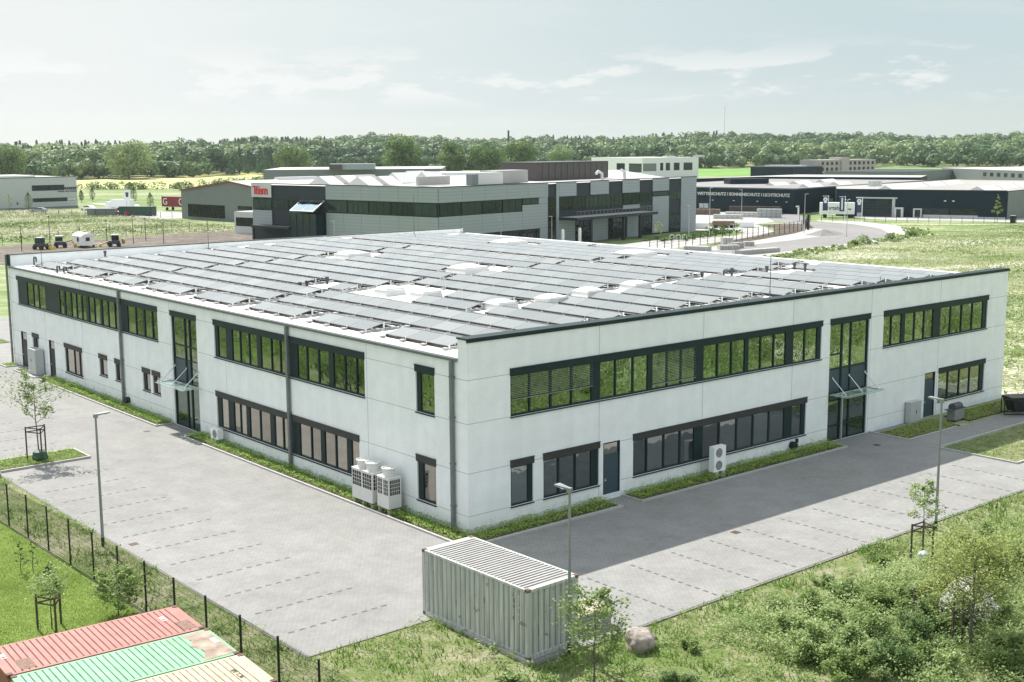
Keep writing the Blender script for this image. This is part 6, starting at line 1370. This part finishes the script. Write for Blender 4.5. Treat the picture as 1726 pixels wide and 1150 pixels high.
# stacks of concrete blocks and timber
G3='stacks of grey concrete blocks by the street'
def blocks(x,y,ang,L,Wd,H,lab,mat='kerb'):
    t_=thing('block_stack',lab,'block stack',(x,y,0),R(ang),G3); n=max(1,int(L/.5)); 
    mb=MB()
    for k in range(n):
        mb.box(k*L/n+.03,0,0,(k+1)*L/n-.03,Wd,H*random.uniform(.93,1))
    mb.build('blocks',mat,t_,world=False)
    return t_
blocks(124.6,99.8,-70,4.2,2.2,.75,'low light slab stack nearest the roof edge'); blocks(129.4,95.9,-30,3.6,1.6,.8,'slab stack beside the lamp post between block stacks'); blocks(132.7,95.8,0,3.0,1.4,1.0,'grey block stack right of the lamp post'); blocks(138.4,98,-40,1.8,1.4,.85,'small block stack at the right end'); blocks(137.6,102.2,-30,1.9,1.4,1.4,'tall block stack behind the others'); blocks(124.4,87,-4,9.2,1.6,.75,'long low wall of concrete blocks nearest the field')
G4='timber and pallet stacks in the yard'
def stack(x,y,ang,L,Wd,H,lab,mat):
    t_=thing('material_stack',lab,'material stack',(x,y,0),R(ang),G4); mb=MB(); nz=max(2,int(H/.35))
    for j in range(nz):
        for k in range(int(L/1.2)):
            mb.box(k*1.2+.04,0+random.uniform(0,.15),j*H/nz+.05,(k+1)*1.2-.04,Wd-random.uniform(0,.15),(j+1)*H/nz-.02)
    mb.build('packs',mat,t_,world=False)
stack(205,178,-60,14,1.6,1.5,'brown timber pack at the left, before the slogan wall','wood'); stack(222,186,-60,8,1.6,1.7,'grey timber rack behind the left brown pack','kerb'); stack(217.5,168.5,-60,14,1.5,2.0,'long brown rack below the slogan lettering','wood_dark'); stack(206,160,-62,9,1.5,1.3,'pale pallet row in the middle of the yard','sign_grey'); stack(209,152.5,-62,7,1.6,2.2,'tall pale pallet stack at the right end of the yard','cab'); stack(198,157,-60,8,1.4,1.1,'pale pallet row nearest the hedge','sign_grey')
t_=box_vehicle('site_trailer','rusty brown tank trailer parked by the clipped hedge','trailer',172,134.5,-52,4.6,2.0,.6,1.5,'wood'); box_vehicle('white_crate_row','white crate row beside the grey panelled building','crates',166.5,137.5,-50,5,1.3,.1,1.2,'white',wheels=0); box_vehicle('white_crate_row','white crate row right of the tank trailer','crates',177.2,131.2,-50,3,1.3,.1,1.2,'white',wheels=0)
far_bush(174,131,183,140,45,.9,.35,'hedge_clippings','heap of cut branches in the yard before the dark hall','leaf')
# far dark hall, shell house, grey halls, white block
hall('dark_warehouse','small dark hall with white rooflight left of the concrete shell house',[(475.6,372.4),(480.3,348.6),(507.4,351),(520,372),(500,392)],6.5,'clad_navy','clad_navy'); mb=MB(); mb.prism([(486,372),(490,352),(497,353),(493,373)],6.5,7.2); tag(mb.build('rooflight_strip','roof_white'),'white rooflight strip on the small dark hall','rooflight')
ch=thing('shell_house','unfinished beige concrete apartment house with open window holes','building',(530,360,0)); FC=Fac((506.6,352),-5,-1); w=MB()
ops=[(1.2+k*3.6,3.2+k*3.6,z,z+1.7) for k in range(12) for z in (1,4,7)]
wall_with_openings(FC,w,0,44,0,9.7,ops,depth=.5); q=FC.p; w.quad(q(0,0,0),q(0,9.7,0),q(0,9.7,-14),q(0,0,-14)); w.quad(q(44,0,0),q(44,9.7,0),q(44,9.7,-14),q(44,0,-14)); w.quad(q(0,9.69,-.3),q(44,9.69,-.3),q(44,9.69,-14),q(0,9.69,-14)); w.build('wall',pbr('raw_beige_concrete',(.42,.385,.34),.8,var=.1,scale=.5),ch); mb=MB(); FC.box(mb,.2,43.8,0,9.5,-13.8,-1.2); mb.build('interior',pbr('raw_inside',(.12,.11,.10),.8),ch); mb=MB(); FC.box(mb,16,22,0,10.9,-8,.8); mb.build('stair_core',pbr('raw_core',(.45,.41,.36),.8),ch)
hall('grey_hall','long low grey hall in front of the concrete shell house',[(471,323),(487,284),(550,300),(540,340)],4.8,'clad_grey','clad_dark'); hall('grey_hall','wide grey hall with small square windows at the far right',[(551,309),(527,274),(500,228),(560,200),(620,290)],5.4,'clad_grey','roof_far')
Fq=Fac((527,274),math.degrees(math.atan2(228-274,500-527)),1)
gw=MB()
for k in range(8): Fq.box(gw,3+k*6,6+k*6,2.4,4.0,0,.1)
tag(gw.build('window_row','glass_far'),'row of small square windows of the wide grey hall','windows') if False else None
for k in range(8): farwin(Fq,bpy.data.objects['grey_hall.001'],3+k*6,6+k*6,2.2,4.0,2)
M['white_render']=pbr('white_render',(.72,.73,.72),.7)
wb=hall('white_block','white three storey office block with dark corner windows behind the brown roof screen',[(427.1,440.3),(415.1,391.1),(452,387),(466,436)],11.6,'white_render'); Fw=Fac((415.1,391.1),math.degrees(math.atan2(387-391.1,452-415.1)),-1)
for a,b in ((11.5,13.5),(15.2,18),(20.5,24.3),(27,33)): farwin(Fw,wb,a,b,5.2,9.0,1)
farwin(Fw,wb,0.5,9,5.0,8.8,1,mat='clad_grey'); Fw2=Fac((427.1,440.3),math.degrees(math.atan2(391.1-440.3,415.1-427.1)),1 if False else -1); 
for a,b in ((26,34),(38,50)): farwin(Fw2,wb,a,b,4.5,8.8,1)
mb=MB(); mb.prism([(440,398),(446,397),(447,401),(441,402)],11.5,12.3); mb.prism([(462,396),(468,397),(468,401),(462,400)],11.5,12.4); mb.build('roof_unit','roof_white',wb)
mb=MB(); mb.cyl((550.7,657.3,0),(550.7,657.3,29),.9,.7,n=10); tag(mb.build('chimney','darkgrey'),'single dark chimney rising above the oaks','chimney')
mb=MB(); mb.cyl((1144,960,0),(1144,960,64),.35,.2,n=5); tag(mb.build('radio_mast','cab'),'very thin radio mast above the right hand forest','mast')
mb=MB()
t_=thing('refuse_bin','dark bin at the pavement edge of the showroom','bin',(232.4,98.5,0)); mb.box(232,98.1,0,232.9,99,1.6); mb.build('body','black',t_); mb=MB(); mb.box(231.95,98.05,1.6,232.95,99.05,1.72); mb.build('lid','cab',t_)
# ============================================================ TREES far
M['forest']=leafmat('forest_leaves',[(.05,.115,.05),(.11,.195,.075),(.20,.29,.115),(.31,.38,.16)],.3)
M['oakleaf']=leafmat('oak_leaves',[(.06,.13,.035),(.13,.22,.06),(.24,.33,.11)],.3)
M['willow']=leafmat('willow_leaves',[(.14,.22,.08),(.23,.32,.12),(.34,.42,.19)],.3)
def lumps(n,rx,rz_,rs):
    """centres and radii of foliage lumps on an ellipsoid-like crown"""
    out=[]
    for i in range(n):
        d=rs.normal(size=3); d/=np.linalg.norm(d); f=rs.random()**.33*.72
        r=rs.uniform(.24,.40)*rx; out.append((d[0]*f*rx,d[1]*f*rx,d[2]*f*rz_,r))
    return out
def big_tree(label,x,y,h,rx,mat,name='deciduous_tree',group='large trees at the edge of the fields',low=.12,nl=5200,ls=.75,seed=1,nlump=34):
    rs=np.random.default_rng(seed); t_=thing(name,label,'tree',(x,y,0),0,group)
    mb=MB(); mb.cyl((x,y,-.3),(x,y,h*.45),h*.028,h*.018,n=8)
    cz=h*(low+(1-low)/2); rz2=h*(1-low)/2; Ls=lumps(nlump,rx,rz2,rs)
    for l in Ls[:12]: mb.cyl((x,y,h*.3),(x+l[0]*.8,y+l[1]*.8,cz+l[2]*.8),h*.012,h*.004,n=5,cap=False)
    mb.build('trunk','bark',t_)
    per=nl//len(Ls); P_=[];tt=[];NR_=[]
    for l in Ls:
        d=rs.normal(size=(per,3)); d/=np.linalg.norm(d,axis=1)[:,None]; NR_.append(d.copy()); d*= (rs.random((per,1))**.12)
        P_.append(np.array([x+l[0],y+l[1],cz+l[2]])+d*l[3]*np.array([1,1,.8])); tt.append(np.clip(rs.random()*.5+rs.random(per)*.5,0,1))
    NR=np.concatenate(NR_); P_=np.concatenate(P_); tt=np.concatenate(tt); P_[:,2]=np.maximum(P_[:,2],.4); V,F=leafcloud(P_,np.full(len(P_),ls),asp=.85,nrm=NR,tj=.6); npmesh('crown',V,F,mat,t_,np.repeat(tt,4)); return t_
for i,(lab,x,y,h,rx,mt) in enumerate([('tallest broad oak left of the group in the middle',355,512,27,13,'oakleaf'),('smaller lighter oak right beside the tallest one',364,480,22,9.5,'oakleaf'),('third oak of the middle group, slightly olive',376,466,22.5,10.5,'oakleaf'),('rightmost oak of the middle group above the rooftop boxes',383,447,22.5,11,'oakleaf'),('broad oak at the forest edge left of the middle group',365,645,22,13,'oakleaf'),('large pale willow at the forest edge over the yellow field',262,655,23.5,16.5,'willow'),('dark broad tree cut by the left picture edge',195,655,22,12,'oakleaf'),('round tree behind the pale hall at the left',226,692,15,10,'willow'),('pale green tree before the forest right of the oaks',560,610,20,11,'willow'),('small round bush tree under the tallest oak, right side',352,478,9,5.5,'willow')]):
    big_tree(lab,x,y,h,rx,mt,seed=i+3,ls=.95 if rx>12 else .8,nl=8600 if rx>9 else 5200,nlump=52,low=.02)
for i,(x,y,h,lab,nm) in enumerate([(89.9,320.5,5.5,'dark columnar conifer before the pale hall','conifer'),(123.6,368,4.2,'right one of two conifers at the pale hall corner','conifer'),(120.6,366,3.4,'left one of two conifers at the pale hall corner','conifer'),(129.3,373,4.8,'columnar conifer standing alone in the meadow','conifer'),(155.7,404,5.5,'conifer partly hidden behind another by the banner sign','conifer'),(132.8,346.9,5.4,'dark conifer right of the banner sign','conifer'),(117.6,299.7,5.2,'slender conifer left of the red trailer','conifer')]):
    t_=thing(nm,lab,'tree',(x,y,0),0,'young conifers round the far yard'); mb=MB(); mb.cyl((x,y,0),(x,y,h*.9),.09,.03,n=6); mb.build('trunk','bark',t_)
    n=900; f=rng.random(n)**.8; a=rng.random(n)*6.28; r_=(.22*h)*(np.sin(np.pi*np.clip(f*.9+.12,0,1)))**.8*rng.random(n)**.4; P_=np.stack([x+r_*np.cos(a),y+r_*np.sin(a),.6+f*(h-.6)],1); V,F=leafcloud(P_,np.full(n,.28),up=.6,asp=.6); npmesh('crown',V,F,'oakleaf',t_,np.repeat(rng.random(n)*.4,4))
tree('young_tree','thin bare looking young tree before the pale hall',83.9,318.7,5.6,1.8,1.6,420,.28,'leaf',nb=12,tr=.06,shape='wild'); tree('young_tree','bright yellow young tree before the dark showroom corner',231.1,101.6,6.4,2.0,1.1,900,.28,'leaf_yel',nb=12,tr=.06,shape='cone'); tree('young_tree','pale young tree before the right end of the panelled building',128.6+6,109+6,4.0,1.6,.9,500,.2,'leaf_yel',nb=10,tr=.05,shape='round')
for k,(x,y,r_,lab) in enumerate([(158.3,87.1,1.3,'round green bush at the street edge, biggest of four'),(153.8,85.9,.8,'small green bush left of the biggest street edge bush'),(170,89.3,1.0,'green bush at the street edge near the middle'),(181.1,91.9,1.2,'rightmost green bush at the street edge')]):
    t_=thing('shrub',lab,'shrub',(x,y,0),0,'bushes along the street edge'); n=700; d=rng.normal(size=(n,3)); d/=np.linalg.norm(d,axis=1)[:,None]; d*=rng.random((n,1))**.3; P_=np.array([x,y,r_*.5])+d*np.array([r_,r_,r_*.8]); P_[:,2]=np.abs(P_[:,2]); V,F=leafcloud(P_,np.full(n,.28),up=.3); npmesh('foliage',V,F,'leaf',t_,np.repeat(rng.random(n),4)); mb=MB(); mb.cyl((x,y,0),(x,y,r_),.05,n=5); mb.build('stem','bark',t_)
def strip(name,label,pts,w,h,cnt,ls,mat='oakleaf',k=60,lo=0):
    pts=[Vector((*p,0)) for p in pts]; seg=[(b-a).length for a,b in zip(pts[:-1],pts[1:])]; T=sum(seg); C_=[]
    for i in range(cnt):
        s_=random.random()*T; j=0
        while s_>seg[j]: s_-=seg[j]; j+=1
        p=pts[j].lerp(pts[j+1],s_/seg[j]); C_.append((p.x+random.gauss(0,w),p.y+random.gauss(0,w),random.uniform(.55,1)*h))
    C_=np.array(C_); n=cnt*k; d=rng.normal(size=(n,3)); d/=np.linalg.norm(d,axis=1)[:,None]; H_=np.repeat(C_[:,2],k); P_=np.stack([np.repeat(C_[:,0],k)+d[:,0]*H_*.7,np.repeat(C_[:,1],k)+d[:,1]*H_*.7,np.abs(d[:,2])*H_*.95+.1+lo],1)
    V,F=leafcloud(P_,np.full(n,ls),up=.2,asp=.8); o=npmesh(name,V,F,mat,None,np.repeat(np.clip(rng.random(n)*.5+np.repeat(rng.random(cnt),k)*.5,0,1),4)); kind(o,'stuff',label); o['category']='bushes'
strip('hedgerow','dark hedgerow along the lower edge of the yellow field',[(178,505),(190,480),(205,474),(240,500),(290,545)],3,3.6,80,.8)
strip('tree_nursery','low row of leafy trees right of the yellow field',[(425,775),(450,775),(520,745),(560,700)],9,13,120,1.6,'willow',90)
strip('roadside_grass','tall green grass along the edge of the street',[(118,77),(136,82.5),(150,84.6),(166,87.5),(186,93),(200,104)],1.3,.45,260,.3,'leaf_pale',30)
strip('bed_planting','low dark planting before the right end of the panelled building',[(135,116),(150,119),(164,123),(167,130)],1.4,.5,150,.3,'oakleaf',40)
# forest: one mass of crowns on the rising ground
def forest():
    rs=np.random.default_rng(11); VV=[];FF=[];TT=[];off=0
    cnt=0; a0=math.degrees(math.atan2(_fw.y,_fw.x)); C_=[]
    while cnt<3500:
        az=a0+rs.uniform(-31,31); u=az-a0    # left is positive
        base=np.interp(-u,[-31,-22,-14,-8,-3,0,3,8,14,22,31],[700,735,790,905,940,935,930,950,985,985,900])
        r=base+rs.random()**1.35*640
        base2=base
        x=CAM.x+r*math.cos(R(az)); y=CAM.y+r*math.sin(R(az))
        if math.hypot(x-480,y-690)<0: continue
        C_.append((x,y,r,u,(r-base)/640)); cnt+=1
    for (x,y,r,u,q) in C_:
        sp=mnoise.noise(Vector((x*.006,y*.006,2)))+.35*mnoise.noise(Vector((x*.03,y*.03,5)))
        con=(mnoise.noise(Vector((x*.005+9,y*.005,7)))+(.12 if (u>6 and q>.3) else (.05 if -6<u<-1 and q>.2 else -.25)))>.13
        big=rs.random()
        h=(14+6*big) if not con else 16+3*big; 
        if q<.04: h*=.62
        rx=(h*.42+rs.random()*3) if not con else 3.0+rs.random()
        n=int(380 if q<.12 else 270); n=n if not con else 150; ls=2.0 if q<.12 else 2.3
        if con: ls*=.8
        z0=hill(x,y)
        if con:
            f=rs.random(n); a=rs.random(n)*6.28; rr=rx*(1-f)**.8*rs.random(n)**.3+.2; P_=np.stack([rr*np.cos(a),rr*np.sin(a),h*.12+f*h*.88],1); NR=np.stack([np.cos(a),np.sin(a),np.full(n,.5)],1)
            base=.02+.1*rs.random()
        else:
            nl=7; L_=np.array(lumps(nl,rx,h*.38,rs)); L_[:,3]*=1.35; idx=rs.integers(0,nl,n); d=rs.normal(size=(n,3)); d/=np.linalg.norm(d,axis=1)[:,None]; d[:,2]=np.where(rs.random(n)<.6,np.abs(d[:,2]),d[:,2])
            P_=L_[idx,:3]+d*L_[idx,3:4]*1.05; P_[:,2]+=h*.55; NR=d
            base=np.clip(.42+sp*.8+rs.normal()*.13,.12,.9)
        P_[:,2]=np.maximum(P_[:,2],.5); P_+=np.array([x,y,z0]); 
        V,F=leafcloud(P_,np.full(n,ls),asp=.95,nrm=NR,tj=.38)
        VV.append(V);FF.append(F+off);off+=len(V);TT.append(np.repeat(np.clip(base+(rs.random(n)-.5)*.22,0,1),4))
    o=npmesh('forest',np.concatenate(VV),np.concatenate(FF),'forest',None,np.concatenate(TT)); kind(o,'stuff','mixed forest covering the whole horizon'); o['category']='forest'
forest()
# haze
if True:
    mb=MB(); mb.box(-700,-700,-8,2400,2400,75); m,t=newmat('haze_air'); t.nodes.remove(t.nodes['Principled BSDF']); v=t.nodes.new('ShaderNodeVolumePrincipled'); v.inputs['Color'].default_value=(.92,.97,1,1); v.inputs['Density'].default_value=.00006; v.inputs['Anisotropy'].default_value=.35; t.links.new(v.outputs[0],t.nodes['Material Output'].inputs['Volume']); M['haze']=m
    hz_=mb.build('haze','haze'); hz_['kind']='stuff'; hz_.display_type='BOUNDS'

box_vehicle('box_truck','white box truck parked beyond the grey storage container','truck',108.5,306.5,-60,6.5,2.4,.9,3.2,'white',cab='white')
